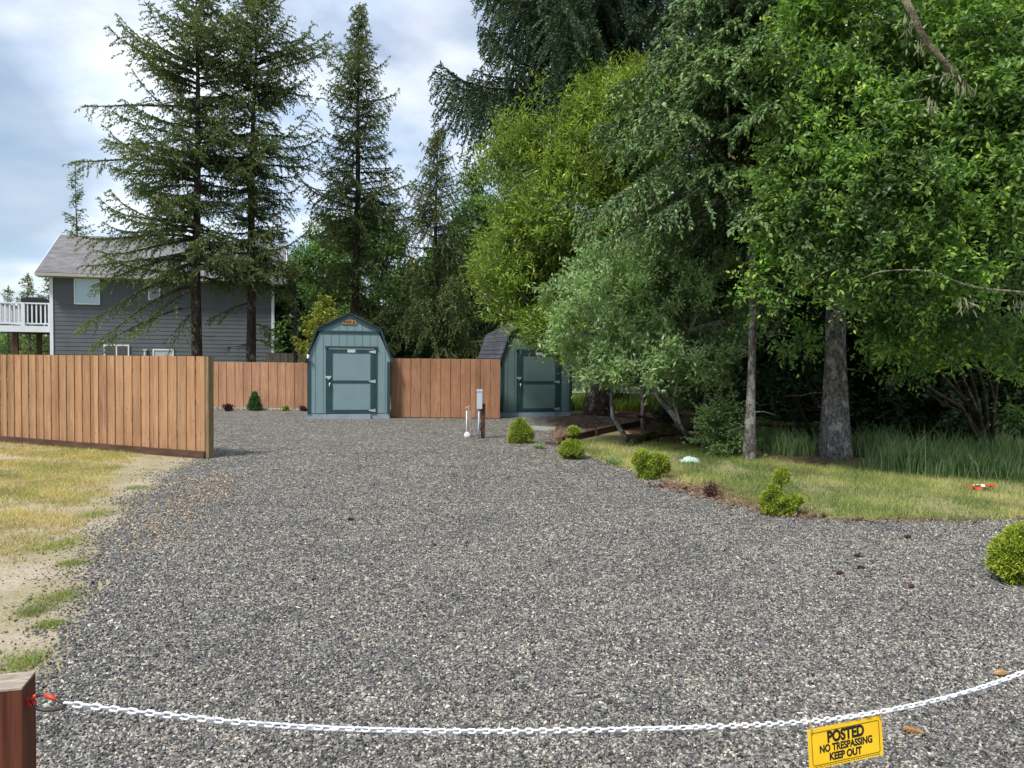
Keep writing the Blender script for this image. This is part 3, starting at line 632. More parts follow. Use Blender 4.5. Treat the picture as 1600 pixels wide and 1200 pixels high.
    h = MB(); h.tube([(dx0 + .04, -.04, .95), (dx0 + .04, -.075, .95)], .018, 10); h.tube([(dx0 + .04, -.07, .97), (dx0 + .035, -.085, .93), (dx0 + .03, -.08, .86)], [.014, .013, .010], 8); h.build('handle', M['pvc'], dr, True)
    lb = MB().box((cx + .0, -.036, dz1 - .055), (.20, .004, .07)).build('label_plate', M['white_paint'], dr)
    text_mesh('TUFF SHED', .036, M['dark_line'], Matrix.Translation((cx, -.0385, dz1 - .055)) @ Matrix.Rotation(R(90), 4, 'X'), lb, 'lettering', .0005, .0006)
    if lamp:
        pq = MB().box((.0, -.016, 2.60), (.38, .02, .115)).build('name_plaque', M['plaque'], s)
        g = MB(); rr = rs(4)
        for i, (x0, z0, ww) in enumerate([(-.13, 2.62, .05), (-.06, 2.62, .06), (.01, 2.62, .05), (-.13, 2.585, .04), (-.05, 2.582, .09), (.03, 2.585, .05)]): g.box((x0, -.0275, z0), (ww, .003, .014 + .008 * rr.rand()))
        g.prism([(.09, 2.565), (.15, 2.565), (.145, 2.60), (.12, 2.64), (.095, 2.60)], -.0285, -.026); g.build('carved_marks', M['dark_line'], pq)
        l = MB(); l.box((-hw + .0, -.04, 1.70), (.05, .05, .05)); l.tube([(-hw, -.06, 1.71), (-hw + .03, -.10, 1.66)], [.02, .035], 8); l.tube([(-hw, -.06, 1.68), (-hw + .02, -.09, 1.62)], [.02, .035], 8); l.build('flood_lamp', M['white_paint'], s)
    s.scale = (sc, sc, sc); return s
def add_uv(o, axis='y'):
    me = o.data; uv = me.uv_layers.new(name='UVMap'); n = len(me.loops)
    vi = np.empty(n, np.int32); me.loops.foreach_get('vertex_index', vi); co = np.empty(len(me.vertices) * 3, np.float32); me.vertices.foreach_get('co', co); co = co.reshape(-1, 3)[vi]
    if axis == 'y': U = np.stack([co[:, 1], np.sign(co[:, 0]) * (abs(co[:, 0]) * .35) + co[:, 2]], 1); U[:, 1] = co[:, 2] * 1.0 + 0
    else: U = np.stack([co[:, 0], co[:, 1] * 1.14], 1)
    uv.data.foreach_set('uv', U.astype(np.float32).ravel())
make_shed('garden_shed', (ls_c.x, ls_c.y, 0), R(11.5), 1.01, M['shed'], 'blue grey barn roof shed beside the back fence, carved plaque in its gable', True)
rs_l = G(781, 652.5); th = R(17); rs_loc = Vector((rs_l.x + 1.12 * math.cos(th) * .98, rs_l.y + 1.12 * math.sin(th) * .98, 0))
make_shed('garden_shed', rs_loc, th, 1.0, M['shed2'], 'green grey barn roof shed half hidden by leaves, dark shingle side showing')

# ------------------------------------------------------------------ house
E0 = P(55, 425, 32.0); E1 = P(448, 440.5, 34.9); ez = (E0.z + E1.z) / 2
hd = Vector((E1.x - E0.x, E1.y - E0.y, 0)); HL = hd.length; hd.normalize(); hn = Vector((-hd.y, hd.x, 0))
hroot = empty('house', (E0.x, E0.y, 0), math.atan2(hd.y, hd.x), 'dark blue grey lap sided two storey house with grey shingle roof behind the spruces', 'house')
ov = .55; rise = 2.15; half = 3.95
def hx(px, yy=.0):       # local x on the front wall plane for an image column
    r = ray(px, 500); p0 = E0 + hn * (ov + yy); n = hn
    t = (Vector((p0.x, p0.y, 0)).dot(n) ) / (r.x * n.x + r.y * n.y)
    return (Vector((r.x * t, r.y * t, 0)) - Vector((E0.x, E0.y, 0))).dot(hd)
def hz(px, py, yy=0):
    r = ray(px, py); p0 = E0 + hn * (ov + yy); t = (Vector((p0.x, p0.y, 0)).dot(hn)) / (r.x * hn.x + r.y * hn.y); return EYE + r.z * t
x0, x1 = hx(80), hx(427); yb = ov; depth = 2 * half - 2 * ov; wt = ez - .12
wl = MB(); wl.box(((x0 + x1) / 2, yb + depth / 2 + .01, wt / 2), (x1 - x0 - .02, depth - .02, wt)); z = .1
wl.add([(x1 - .01, yb + .03, wt), (x1 - .01, yb + depth - .03, wt), (x1 - .01, yb + depth / 2, wt + (depth / 2) * rise / half), (x1 - .16, yb + .03, wt), (x1 - .16, yb + depth - .03, wt), (x1 - .16, yb + depth / 2, wt + (depth / 2) * rise / half)], polys=[[0, 1, 2], [5, 4, 3], [0, 2, 5, 3], [1, 4, 5, 2]])
wl.add([(x0 + .01, yb + .03, wt), (x0 + .01, yb + depth - .03, wt), (x0 + .01, yb + depth / 2, wt + (depth / 2) * rise / half), (x0 + .16, yb + .03, wt), (x0 + .16, yb + depth - .03, wt), (x0 + .16, yb + depth / 2, wt + (depth / 2) * rise / half)], polys=[[2, 1, 0], [3, 4, 5], [3, 5, 2, 0], [2, 5, 4, 1]])
while z < wt - .05:
    zt = min(z + .178, wt)
    wl.add([(x0, yb - .018, z), (x1, yb - .018, z), (x1, yb - .004, zt + .01), (x0, yb - .004, zt + .01), (x0, yb, z), (x1, yb, z)], [(0, 1, 2, 3), (4, 5, 1, 0)])
    for xs, sg in ((x1, 1), (x0, -1)):
        wl.add([(xs + sg * .022, yb, z), (xs + sg * .022, yb + depth, z), (xs, yb + depth, zt + .01), (xs, yb, zt + .01), (xs, yb, z), (xs, yb + depth, z)], [(0, 1, 2, 3) if sg > 0 else (3, 2, 1, 0), (4, 5, 1, 0) if sg > 0 else (0, 1, 5, 4)])
    z += .178
wl.build('wall', M['siding'], hroot)
rf = MB(); rx0, rx1 = 0.0, HL
for sg in (0, 1):
    rows = 30
    for k in range(rows):
        u0, u1 = k / rows, (k + 1) / rows
        yA, yB = u0 * half, u1 * half
        if sg: yA, yB = 2 * half - yA, 2 * half - yB
        zA, zB = ez + u0 * rise, ez + u1 * rise
        rf.add([(rx0, yA, zA + .035), (rx1, yA, zA + .035), (rx1, yB, zB + .02), (rx0, yB, zB + .02), (rx0, yA, zA - .06), (rx1, yA, zA - .06), (rx1, yB, zB - .06), (rx0, yB, zB - .06)],
               [(0, 1, 2, 3), (4, 7, 6, 5), (0, 4, 5, 1), (0, 3, 7, 4), (1, 5, 6, 2)])
ro = rf.build('roof', M['roof_house'], hroot); add_uv(ro, 'x')
MB().box((hx(136), 3.55, ez + rise * .93 + .03), (.34, .3, .14)).build('roof_vent', M['soffit'], ro)
g = MB(); g.prism([(-.06, -.10), (.03, -.10), (.05, .02), (-.07, .02)], 0, HL, Matrix.Translation((0, -.05, ez - .02)) @ Matrix.Rotation(R(-90), 4, 'Z')); g.build('gutter', M['gutter'], hroot)
sf = MB(); sf.box((HL / 2, ov / 2 + .02, ez - .135), (HL, ov - .03, .02)); sf.box((HL / 2, 2 * half - ov / 2, ez - .135), (HL, ov - .03, .02)); sf.build('soffit', M['soffit'], hroot)
for xs in (-.012, HL + .012):
    q = MB()
    for a, b in (((0, ez), (half, ez + rise)), ((half, ez + rise), (2 * half, ez))):
        q.beam((xs, a[0], a[1] - .05), (xs, b[0], b[1] - .05), .022, .16)
    q.build('barge_board', M['white_vinyl'], hroot)
for xs in (x0 - .02, x1 + .02):
    q = MB(); q.box((xs + (.04 if xs < 5 else -.04), yb - .035, wt / 2), (.13, .03, wt)); q.box((xs, yb + .05, wt / 2), (.05, .13, wt)); q.build('corner_board', M['white_vinyl'], hroot); MB().box((xs, yb + depth - .05, wt / 2), (.05, .13, wt)).build('corner_board', M['white_vinyl'], hroot)
def window(px0, px1, py0, py1, kind, split=False, cut=None):
    a, b = hx(px0), hx(px1); pm = (px0 + px1) / 2; t, bo = hz(pm, py0), hz(pm, py1); fw = .055
    f = MB(); 
    f.box(((a + b) / 2, yb - .045, t - fw / 2), (b - a, .05, fw)); f.box(((a + b) / 2, yb - .045, bo + fw / 2), (b - a, .05, fw))
    f.box((a + fw / 2, yb - .045, (t + bo) / 2), (fw, .048, t - bo - 2 * fw)); f.box((b - fw / 2, yb - .045, (t + bo) / 2), (fw, .048, t - bo - 2 * fw))
    if split: f.box(((a + b) / 2, yb - .043, (t + bo) / 2), (.05, .044, t - bo - 2 * fw))
    w_ = f.build('window', M['white_paint'], hroot)
    MB().box(((a + b) / 2, yb - .034, (t + bo) / 2), (b - a - 2 * fw, .012, t - bo - 2 * fw)).build('pane', M[kind], w_)
window(116.5, 157, 436, 476, 'blind'); window(232, 251, 442, 469, 'glass_dark'); window(162, 202, 538.5, 590, 'glass_dark', True); window(238.5, 271.5, 545.5, 590, 'glass_white')
q = MB(); q.tube([(hx(227), yb - .09, 1.2), (hx(227), yb - .09, hz(227, 548))], .06, 10); q.box((hx(227), yb - .09, hz(227, 548) + .03), (.16, .14, .07)); q.build('dryer_vent_pipe', M['galv'], hroot)
# deck on the left end
dk_root = empty('deck', (E0.x, E0.y, 0), math.atan2(hd.y, hd.x), 'raised deck with white baluster railing on brown posts at the left end of the house', 'deck')
fz = 2.88; X0, X1 = hx(-12), x0 - .03; Y0, Y1 = yb + .25, yb + 4.6
q = MB(); q.box(((X0 + X1) / 2, (Y0 + Y1) / 2, fz - .03), (X1 - X0, Y1 - Y0, .04)); 
for i in range(9): q.box(((X0 + X1) / 2, Y0 + .2 + i * .5, fz - .15), (X1 - X0 - .1, .045, .19))
q.build('deck_floor', M['deck_wood'], dk_root)
q = MB(); q.box(((X0 + X1) / 2, Y0 - .02, fz - .11), (X1 - X0, .035, .26)); q.box((X0 - .02, (Y0 + Y1) / 2, fz - .11), (.035, Y1 - Y0 + .07, .26)); q.build('fascia', M['white_vinyl'], dk_root)
q = MB(); q.box(((X0 + X1) / 2, Y0 + .05, fz + .98), (X1 - X0, .10, .06)); q.box((X0 + .05, (Y0 + Y1) / 2, fz + .981), (.10, Y1 - Y0, .06)); q.box(((X0 + X1) / 2, Y0 + .05, fz + .12), (X1 - X0, .05, .06)); q.box((X0 + .05, (Y0 + Y1) / 2, fz + .12), (.05, Y1 - Y0, .06)); q.build('handrail', M['white_vinyl'], dk_root)
for x, y in ((X0 + .06, Y0 + .05), (X0 + 1.05, Y0 + .05), (X1 - .08, Y0 + .05), (X0 + .06, Y0 + 1.9), (X0 + .06, Y1 - .06)):
    MB().box((x, y, fz + .51), (.14, .14, 1.0)).build('rail_post', M['white_vinyl'], dk_root)
x = X0 + .22
while x < X1 - .15: MB().box((x, Y0 + .05, fz + .55), (.055, .04, .82)).build('baluster', M['white_vinyl'], dk_root); x += .165
y = Y0 + .2
while y < Y1 - .15: MB().box((X0 + .05, y, fz + .55), (.04, .055, .82)).build('baluster', M['white_vinyl'], dk_root); y += .165
for px, y in ((24, Y0 + .3), (61, Y0 + 3.6), (22, Y0 + 3.6)):
    xx = hx(px, y - yb); MB().box((xx, y, (fz - .25) / 2), (.19, .19, fz - .25)).build('support_post', M['deck_wood'], dk_root)
# covered grill on the deck
gx0, gx1 = hx(37, 1.0), hx(78, 1.0); gl_ = empty('covered_grill', tuple(Matrix.Translation((E0.x, E0.y, 0)) @ Matrix.Rotation(math.atan2(hd.y, hd.x), 4, 'Z') @ Vector(((gx0 + gx1) / 2, yb + 1.0, fz)))[:3], math.atan2(hd.y, hd.x), 'black covered grill standing behind the white deck railing', 'grill')
gw = (gx1 - gx0) / 2; q = MB(); q.prism([(-gw, .12), (gw, .12), (gw, 1.02), (gw * .65, 1.24), (-gw * .55, 1.27), (-gw, 1.20)], -.35, .35); q.build('cover', M['black_cover'], gl_)
for sx_ in (-1, 1):
    for sy_ in (-1, 1): MB().tube([(sx_ * gw * .85, sy_ * .28, -.01), (sx_ * gw * .85, sy_ * .28, .12)], .04, 8).build('leg', M['black_metal'], gl_)

# ------------------------------------------------------------------ small built things
# utility stand: pedestal and water pipe
b0 = G(748, 686); u = empty('power_pedestal', b0, 0, 'pale grey electrical box on a slim conduit and a brown post, on the gravel', 'power box')
hh = lambda py, px=750: EYE + (ray(px, py).z / ray(px, py).y) * b0.y
pm = b0.y / 1200
q = MB(); q.box((.085, .07, .36), (.085, .09, .74)); q.build('post', M['kick'], u)
q = MB(); q.tube([(0, 0, -.02), (0, 0, hh(638))], .019, 10); q.build('conduit', M['grey_box'], u, True)
zt_, zb_ = hh(608.5), hh(638.5); bx_ = q = MB()
wd = .112; pr = [(-wd / 2, -.05), (wd / 2, -.05), (wd / 2, .05), (-wd / 2, .05)]
q.box((.012, .0, (zt_ + zb_) / 2 - .015), (wd, .10, zt_ - zb_ - .03)); bx = q.build('meter_box', M['grey_box'], u)
q = MB(); q.box((.012, -.003, zt_ - .02), (wd + .012, .115, .045)); q.build('lid', M['grey_box'], bx)
q = MB(); pts = [(.02, .01, hh(640)), (.07, -.01, hh(643)), (.115, -.01, hh(650)), (.11, -.02, hh(656)), (.06, -.02, hh(658)), (.02, -.02, hh(664)), (.05, -.02, hh(676)), (.10, -.03, .02)]; q.tube(pts, .008, 6); q.build('cable', M['black_metal'], u, True)
b0 = G(730, 683); u = empty('water_standpipe', b0, 0, 'white pipe and tap on a grey post with a round white cap below', 'standpipe')
hh = lambda py: EYE + (ray(730, py).z / ray(730, py).y) * b0.y
MB().box((.045, .05, hh(642) / 2), (.075, .075, hh(642))).build('post', M['fence_grey'], u)
MB().tube([(-.015, .0, .0), (-.015, 0, hh(642))], .013, 8).build('pipe', M['pvc'], u, True)
q = MB(); q.tube([(-.0, -.05, .06), (-.0, -.12, .06)], .062, 20); q.tube([(0, -.12, .06), (0, -.135, .06)], .035, 12); q.build('cleanout_cap', M['pvc'], u)
q = MB(); q.tube([(.03, .03, hh(643)), (.03, .03, hh(637))], .012, 8); q.tube([(.03, .03, hh(638)), (-.02, .0, hh(636.5)), (-.04, -.01, hh(639))], .011, 8); q.tube([(.0, .03, hh(635.4)), (.06, .03, hh(635.4))], .008, 6); q.build('tap', M['galv'], u, True)

# paver, timbers
c = [xy(826, 672), xy(866, 674.5), xy(870, 670.5), xy(833, 668.5)]
q = MB(); q.add([(*p, .055) for p in c] + [(*p, .0) for p in c], [(0, 1, 2, 3), (0, 4, 5, 1), (1, 5, 6, 2), (2, 6, 7, 3), (3, 7, 4, 0)]); tag(q.build('paving_slab', M['concrete'], loc=(*c[0], 0)), 'flat grey concrete slab lying on the gravel before the right shed', 'paving slab')
te = empty('timber_edging', G(874, 693), 0, 'low dark timber edging retaining the bark pad at the edge of the woods', 'edging'); o0 = te.location
for (a, b, hgt, mt) in (((875, 693), (932, 679.5), .13, 'kick'), ((932, 679.3), (1014, 662), .14, 'kick'), ((1014, 661), (950, 652), .12, 'kick'), ((854, 695), (874, 697), .07, 'kick')):
    A, B = G(*a), G(*b); q = MB(); q.beam(A - o0 + Vector((0, 0, hgt / 2)), B - o0 + Vector((0, 0, hgt / 2)), .10, hgt); q.build('timber', M[mt], te)
for px, py in ((884, 692.5), (931, 680.8), (966, 673.5)):
    A = G(px, py) - o0; q = MB(); q.box((A.x, A.y - .05, .09), (.05, .05, .18)); q.build('stake', M['kick'], te)

# chain barrier
PD = R(16)
post = empty('timber_post', (-1.158, 1.80, 0), PD, 'red brown stained square post holding the chain at the lower left', 'post')
q = MB(); pw = .102; q.box((-pw / 2, pw / 2, .43), (pw, pw, .855)); q.build('shaft', M['post_red'], post)
q = MB(); q.box((-pw / 2, pw / 2, .8585), (pw + .001, pw + .001, .005)); q.build('end_grain', M['post_top'], post)
hk = P(40, 1094, 1.83)
# chain path
ctrl = [(100, 1099, 1.868), (400, 1131, 1.945), (640, 1141.5, 2.02), (900, 1141, 2.145), (1150, 1134, 2.275), (1300, 1123.5, 2.36), (1420, 1103.5, 2.425), (1520, 1078, 2.485), (1600, 1050, 2.54), (1700, 1008, 2.60), (1850, 930, 2.70)]
cp = [P(px, py, 1 / (.556 - .151 * (px - 45) / 1455)) for px, py, _ in ctrl]
def spline(pts, n):
    pts = [np.array(p) for p in pts]; out = []
    pts = [2 * pts[0] - pts[1]] + pts + [2 * pts[-1] - pts[-2]]
    for i in range(1, len(pts) - 2):
        for k in range(n):
            t = k / n; p0, p1, p2, p3 = pts[i-1:i+3]
            out.append(.5 * ((2*p1) + (-p0+p2)*t + (2*p0-5*p1+4*p2-p3)*t*t + (-p0+3*p1-3*p2+p3)*t**3))
    out.append(pts[-2]); return np.array(out)
path = spline(cp, 60); sl = np.concatenate([[0], np.cumsum(np.linalg.norm(np.diff(path, axis=0), axis=1))]); tot_l = sl[-1]; pitch = .0205; nl = int(tot_l / pitch)
r_ = rs(77); link = []
wr, LL, WW = .0033, .0275, .0175                    # wire radius, outer length, outer width
hl, hw2 = LL / 2 - wr, WW / 2 - wr
ring = []
for k in range(14):
    a = 2 * math.pi * k / 14; cx_ = (hl - hw2) * (1 if math.cos(a) > 0 else -1); ring.append((cx_ + hw2 * math.cos(a), hw2 * math.sin(a)))
ring = np.array(ring); RN = len(ring); ch = MB(); twist = 0.
for i in range(nl):
    s_ = (i + .5) * pitch; c = np.array([np.interp(s_, sl, path[:, k]) for k in range(3)]); c1 = np.array([np.interp(s_ + .01, sl, path[:, k]) for k in range(3)]); c0 = np.array([np.interp(max(0, s_ - .01), sl, path[:, k]) for k in range(3)])
    t = c1 - c0; t /= np.linalg.norm(t); up = np.array([0, 0, 1.]); sd_ = np.cross(t, up); sd_ /= np.linalg.norm(sd_); u_ = np.cross(sd_, t)
    twist = .5 * math.sin(s_ * 2.1) + .45 * math.sin(s_ * 5.3 + 1) + .12 * r_.normal()
    an = (math.pi / 2) * (i % 2) + twist + .3
    wv = np.cos(an) * u_ + np.sin(an) * sd_; nv = np.cross(t, wv)
    cen = c + ring[:, :1] * t + ring[:, 1:] * wv
    tg_ = np.roll(ring, -1, 0) - np.roll(ring, 1, 0); tg_ /= np.linalg.norm(tg_, axis=1)[:, None]; on = tg_[:, 1:] * t - tg_[:, :1] * wv
    V = np.concatenate([cen + wr * (math.cos(b) * on + math.sin(b) * nv) for b in np.linspace(0, 2 * np.pi, 6, endpoint=False)])
    Q = [(a * RN + k, a * RN + (k + 1) % RN, ((a + 1) % 6) * RN + (k + 1) % RN, ((a + 1) % 6) * RN + k) for a in range(6) for k in range(RN)]
    ch.add(V, Q)
tag(ch.build('chain', M['chain'], smooth=True, loc=tuple(cp[0])), 'white plastic link chain sagging across the entrance of the drive', 'chain')
# snap hook
sh = empty('snap_hook', hk, 0, 'red and black snap hook joining the chain to the post', 'snap hook')
e1 = Vector(cp[0]) - hk; ax = e1.normalized(); upv = Vector((0, 0, 1)); sdv = ax.cross(upv).normalized(); u2 = sdv.cross(ax)
def loc3(a, b, c=0): return ax * a + u2 * b + sdv * c
Lh = e1.length
q = MB(); q.tube([loc3(Lh * a, b) for a, b in ((.15, .0), (.22, .009), (.36, .017), (.55, .016), (.80, .007), (1.0, .001), (1.03, -.005), (.96, -.012), (.75, -.018), (.5, -.021), (.3, -.018), (.22, -.009), (.16, .0))], .0042, 10); q.build('hook_body', M['black_metal'], sh, True)
q = MB(); q.tube([loc3(Lh * a, b) for a, b in ((.52, .0165), (.66, .013), (.80, .0073))], .0050, 10); q.tube([loc3(Lh * a, b) for a, b in ((.12, .0), (.2, .008), (.29, .0145))], .0051, 10); q.build('red_sleeve', M['red_plastic'], sh, True)
q = MB(); q.tube([loc3(-.004, .0), loc3(Lh * .12, .002)], .005, 8); q.beam(loc3(Lh * .04, -.002), loc3(Lh * .27, -.007), .006, .016); q.build('eye_bracket', M['red_plastic'], sh)
# far post of the barrier, beyond the right edge of the view
pe = Vector(cp[-1]); p2 = empty('timber_post', (pe.x + .03, pe.y - .03, 0), PD, 'second stained square post at the right end of the chain', 'post')
q = MB(); q.box((pw / 2, pw / 2, .43 + .05), (pw, pw, .95)); q.build('shaft', M['post_red'], p2)

# sign
sg_a = P(1261.5, 1141, 1 / (.556 - .151 * (1261 - 45) / 1455)); sg_b = P(1376.5, 1117.5, 1 / (.556 - .151 * (1376 - 45) / 1455))
sx_ = (sg_b - sg_a); SW = sx_.length; sx_.normalize(); sn = sx_.cross(Vector((0, 0, 1))).normalized(); szv = sn.cross(sx_) * -1
szv = (Vector((0, 0, 1)) - sx_ * sx_.z * .55 - sn * .06).normalized(); szv = (szv - sx_ * szv.dot(sx_) * .35).normalized()
SH = .124
MS = Matrix((( sx_.x, -sn.x, szv.x, 0), (sx_.y, -sn.y, szv.y, 0), (sx_.z, -sn.z, szv.z, 0), (0, 0, 0, 1)))
sroot = empty('warning_sign', sg_a, 0, 'yellow POSTED NO TRESPASSING KEEP OUT sign hanging from the white chain', 'sign')
q = MB(); rr = .005; pl = []
for cx_, cz_, a0 in ((SW - rr, -rr, 0), (rr, -rr, 90), (rr, -SH + rr, 180), (SW - rr, -SH + rr, 270)):
    for k in range(5): a = R(a0 + k * 22.5); pl.append((cx_ + rr * math.cos(a), cz_ + rr * math.sin(a)))
q.prism(pl, -.0012, .0012, MS); pan = q.build('panel', M['yellow'], sroot)
q = MB(); bx0, bx1, bz0, bz1 = SW * .045, SW * .955, -SH * .10, -SH * .90; lw = .0011; rc = .006
def seg(a, b): q.beam(MS @ Vector((a[0], -.0018, a[1])), MS @ Vector((b[0], -.0018, b[1])), lw, .001, up=tuple(MS.to_3x3() @ Vector((0, 1, 0))))
cn = []
for cx_, cz_, a0 in ((bx1 - rc, bz0 - rc, 0), (bx0 + rc, bz0 - rc, 90), (bx0 + rc, bz1 + rc, 180), (bx1 - rc, bz1 + rc, 270)):
    for k in range(5): a = R(a0 + k * 22.5); cn.append((cx_ + rc * math.cos(a), cz_ + rc * math.sin(a)))
for i in range(len(cn)): seg(cn[i], cn[(i + 1) % len(cn)])
q.build('border_line', M['dark_line'], pan)
def stext(s, fx, fz, size, bold, sx__=1.0):
    text_mesh(s, size, M['dark_line'], MS @ Matrix.Translation((SW * fx, -.0016, -SH * fz)) @ Matrix.Rotation(R(90), 4, 'X'), pan, 'lettering', .0003, bold, sx=sx__)
stext('POSTED', .50, .28, .047, .0021, .78); stext('NO TRESPASSING', .50, .54, .031, .0012, .78); stext('KEEP OUT', .485, .765, .031, .0013, .82)
q = MB(); r_ = rs(5); xx = SW * .06
while xx < SW * .94:
    ww = r_.uniform(.003, .009)
    if abs(xx - SW * .5) > .055 or True: q.box(tuple(MS @ Vector((xx, -.0016, -SH * .95))), (ww, .0005, .0022), None)
    xx += ww + .003
q.build('fine_print', M['dark_line'], pan)
for fx in (.025, .965):                           # cable ties up to the chain
    p0 = MS @ Vector((SW * fx + .003, -.003, -.010)); tt = Vector(((sg_a + sx_ * SW * fx).x, 0, 0)); i_ = int(np.argmin(abs(path[:, 0] - (sg_a.x + sx_.x * SW * fx)))); cpt = Vector(path[i_]) - sg_a
    q = MB(); q.tube([p0, p0 + Vector((0, -.004, .008)), (p0 + cpt) / 2 + Vector((0, -.010, 0)), cpt + Vector((0, -.006, .010)), cpt + Vector((0, .006, .010)), (p0 + cpt) / 2 + Vector((0, .010, 0)), p0 + Vector((0, .006, 0))], .0014, 6); q.build('cable_tie', M['tan'], sroot)

# cones and litter
def cone(px, py, label, ln=.07, dia=.034, mat='tan', az=0.):
    p = G(px, py, dia / 2 + .012); m = MB(); r = rs(int(px)); 
    for k in range(11):
        u = k / 10; rad = dia / 2 * (math.sin(math.pi * (.12 + .80 * u)) ** .7)
        a = np.linspace(0, 2 * np.pi, 13)[:-1] + k * .26; rr_ = rad * (1 + .18 * np.cos(a * 6))
        x = (u - .5) * ln
        A = np.stack([np.full(12, x), np.cos(a) * rr_, np.sin(a) * rr_], 1); B = np.stack([np.full(12, x + ln * .11), np.cos(a) * rr_ * .55, np.sin(a) * rr_ * .55], 1)
        m.add(np.concatenate([A, B]), [(i, (i + 1) % 12, 12 + (i + 1) % 12, 12 + i) for i in range(12)], polys=[list(range(12))[::-1], list(range(12, 24))], rnd=r.rand())
    o = m.build('spruce_cone', M[mat]); o.location = p; o.rotation_euler = (r.uniform(0, 3), 0.05, az); tag(o, label, 'cone', 'spruce cones on the gravel'); o['group'] = 'spruce cones on the gravel'; return o
M['cone_dark'] = paint('weathered_cone', (.085, .04, .028), .8, .4, 60)
cone(1564, 1051, 'tan spruce cone on the gravel just above the chain at the right', .075, .032, 'tan', .2)
cone(1426, 1141, 'brown spruce cone on the gravel right of the yellow sign', .075, .036, 'plaque', -.5)
cone(1312, 895, 'dark cone on the gravel, lowest of the three near the verge', .06, .034, 'cone_dark', .3)
cone(1345, 886, 'dark cone on the gravel, middle one of the three near the verge', .06, .032, 'cone_dark', .1)
cone(1340, 868, 'dark cone on the gravel, uppermost of the three near the verge', .06, .032, 'cone_dark', -.3)
cone(1418, 838.5, 'dark cone on the gravel directly below the grass verge', .065, .034, 'cone_dark', .15)
cone(1424, 916, 'brown cone on open gravel left of the big round shrub', .06, .03, 'cone_dark', .5)
cone(1287, 806, 'dark cone at the verge edge right of the two tier shrub', .07, .035, 'cone_dark', .2)
cone(548, 811, 'lone brown cone on the middle of the gravel drive', .065, .034, 'cone_dark', .1)
r_ = rs(12); A, B = G(1350, 846), G(1378, 851); q = MB(); q.tube([A + Vector((0, 0, .03)), (A + B) / 2 + Vector((0, .03, .035)), B + Vector((0, 0, .03))], [.006, .007, .004], 6); tag(q.build('fallen_twig', M['lichen_twig'], loc=tuple(A)), 'pale dead twig lying on the gravel below the verge', 'twig')
# plastic bag and wrapper
p = G(1078, 723); r_ = rs(9); q = MB(); n = 14; V = [];
for i in range(n):
    for j in range(n):
        u, v = i / (n - 1) * 2 - 1, j / (n - 1) * 2 - 1; h = .10 * max(0, 1 - (u * u + v * v) * .9) + r_.uniform(-.018, .022) + .02; V.append((u * .16 * (1 + r_.uniform(-.15, .15)), v * .11, max(.004, h * .8)))
q.add(V, [(i*n+j, (i+1)*n+j, (i+1)*n+j+1, i*n+j+1) for i in range(n-1) for j in range(n-1)]); tag(q.build('plastic_bag', M['plastic_bag']), 'crumpled pale blue plastic bag on the grass verge', 'litter').location = p
p = G(1533, 766); wr_ = empty('snack_wrapper', p, .1, 'torn red and white wrapper in the grass at the right', 'litter')
for nm, xs, mt in (('red_end', -.11, 'red_plastic'), ('white_middle', -.02, 'white_paint'), ('red_end', .09, 'red_plastic')):
    q = MB(); n = 7; V = []
    for i in range(n):
        for j in range(n): V.append((xs + (i / (n-1) - .5) * .13, (j / (n-1) - .5) * .14, .055 + r_.uniform(-.014, .014) + .02 * math.sin(j)))
    q.add(V, [(i*n+j, (i+1)*n+j, (i+1)*n+j+1, i*n+j+1) for i in range(n-1) for j in range(n-1)]); o = q.build(nm, M[mt], wr_); o.rotation_euler = (r_.uniform(-.2, .2), r_.uniform(-.15, .15), r_.uniform(-.4, .4))

# chain link fence far right
def chainlink(a, b, ht):
    a, b = Vector((*a, 0)), Vector((*b, 0)); d = b - a; Ln = d.length; d.normalize(); root = empty('chain_link_fence', a, 0, 'galvanised chain link fence seen in the gap right of the right shed', 'fence')
    n = int(Ln / 2.5)
    for i in range(n + 1): MB().tube([d * (i * Ln / n), d * (i * Ln / n) + Vector((0, 0, ht + .03))], .035, 8).build('post', M['galv'], root)
    MB().tube([Vector((0, 0, ht)), d * Ln + Vector((0, 0, ht))], .026, 8).build('top_rail', M['galv'], root)
    MB().tube([Vector((0, 0, .50)), d * Ln + Vector((0, 0, .50))], .03, 8).build('lower_rail', M['galv'], root)
    m = MB(); s = .085; k = int(Ln / s)
    for i in range(-int(ht / s), k):
        for sg_ in (1, -1):
            x0_ = i * s; x1_ = x0_ + ht; z0_, z1_ = .04, ht
            if x0_ < 0: z0_ = .04 - x0_; x0_ = 0
            if x1_ > Ln: z1_ = ht - (x1_ - Ln); x1_ = Ln
            if z1_ <= z0_: continue
            za, zb2 = (z0_, z1_) if sg_ > 0 else (ht + .04 - z0_, ht + .04 - z1_)
            m.beam(d * x0_ + Vector((0, 0, za)), d * x1_ + Vector((0, 0, zb2)), .005, .005)
    m.build('mesh', M['galv'], root)
chainlink((1.4, 27.6), (9.0, 26.6), 1.06)

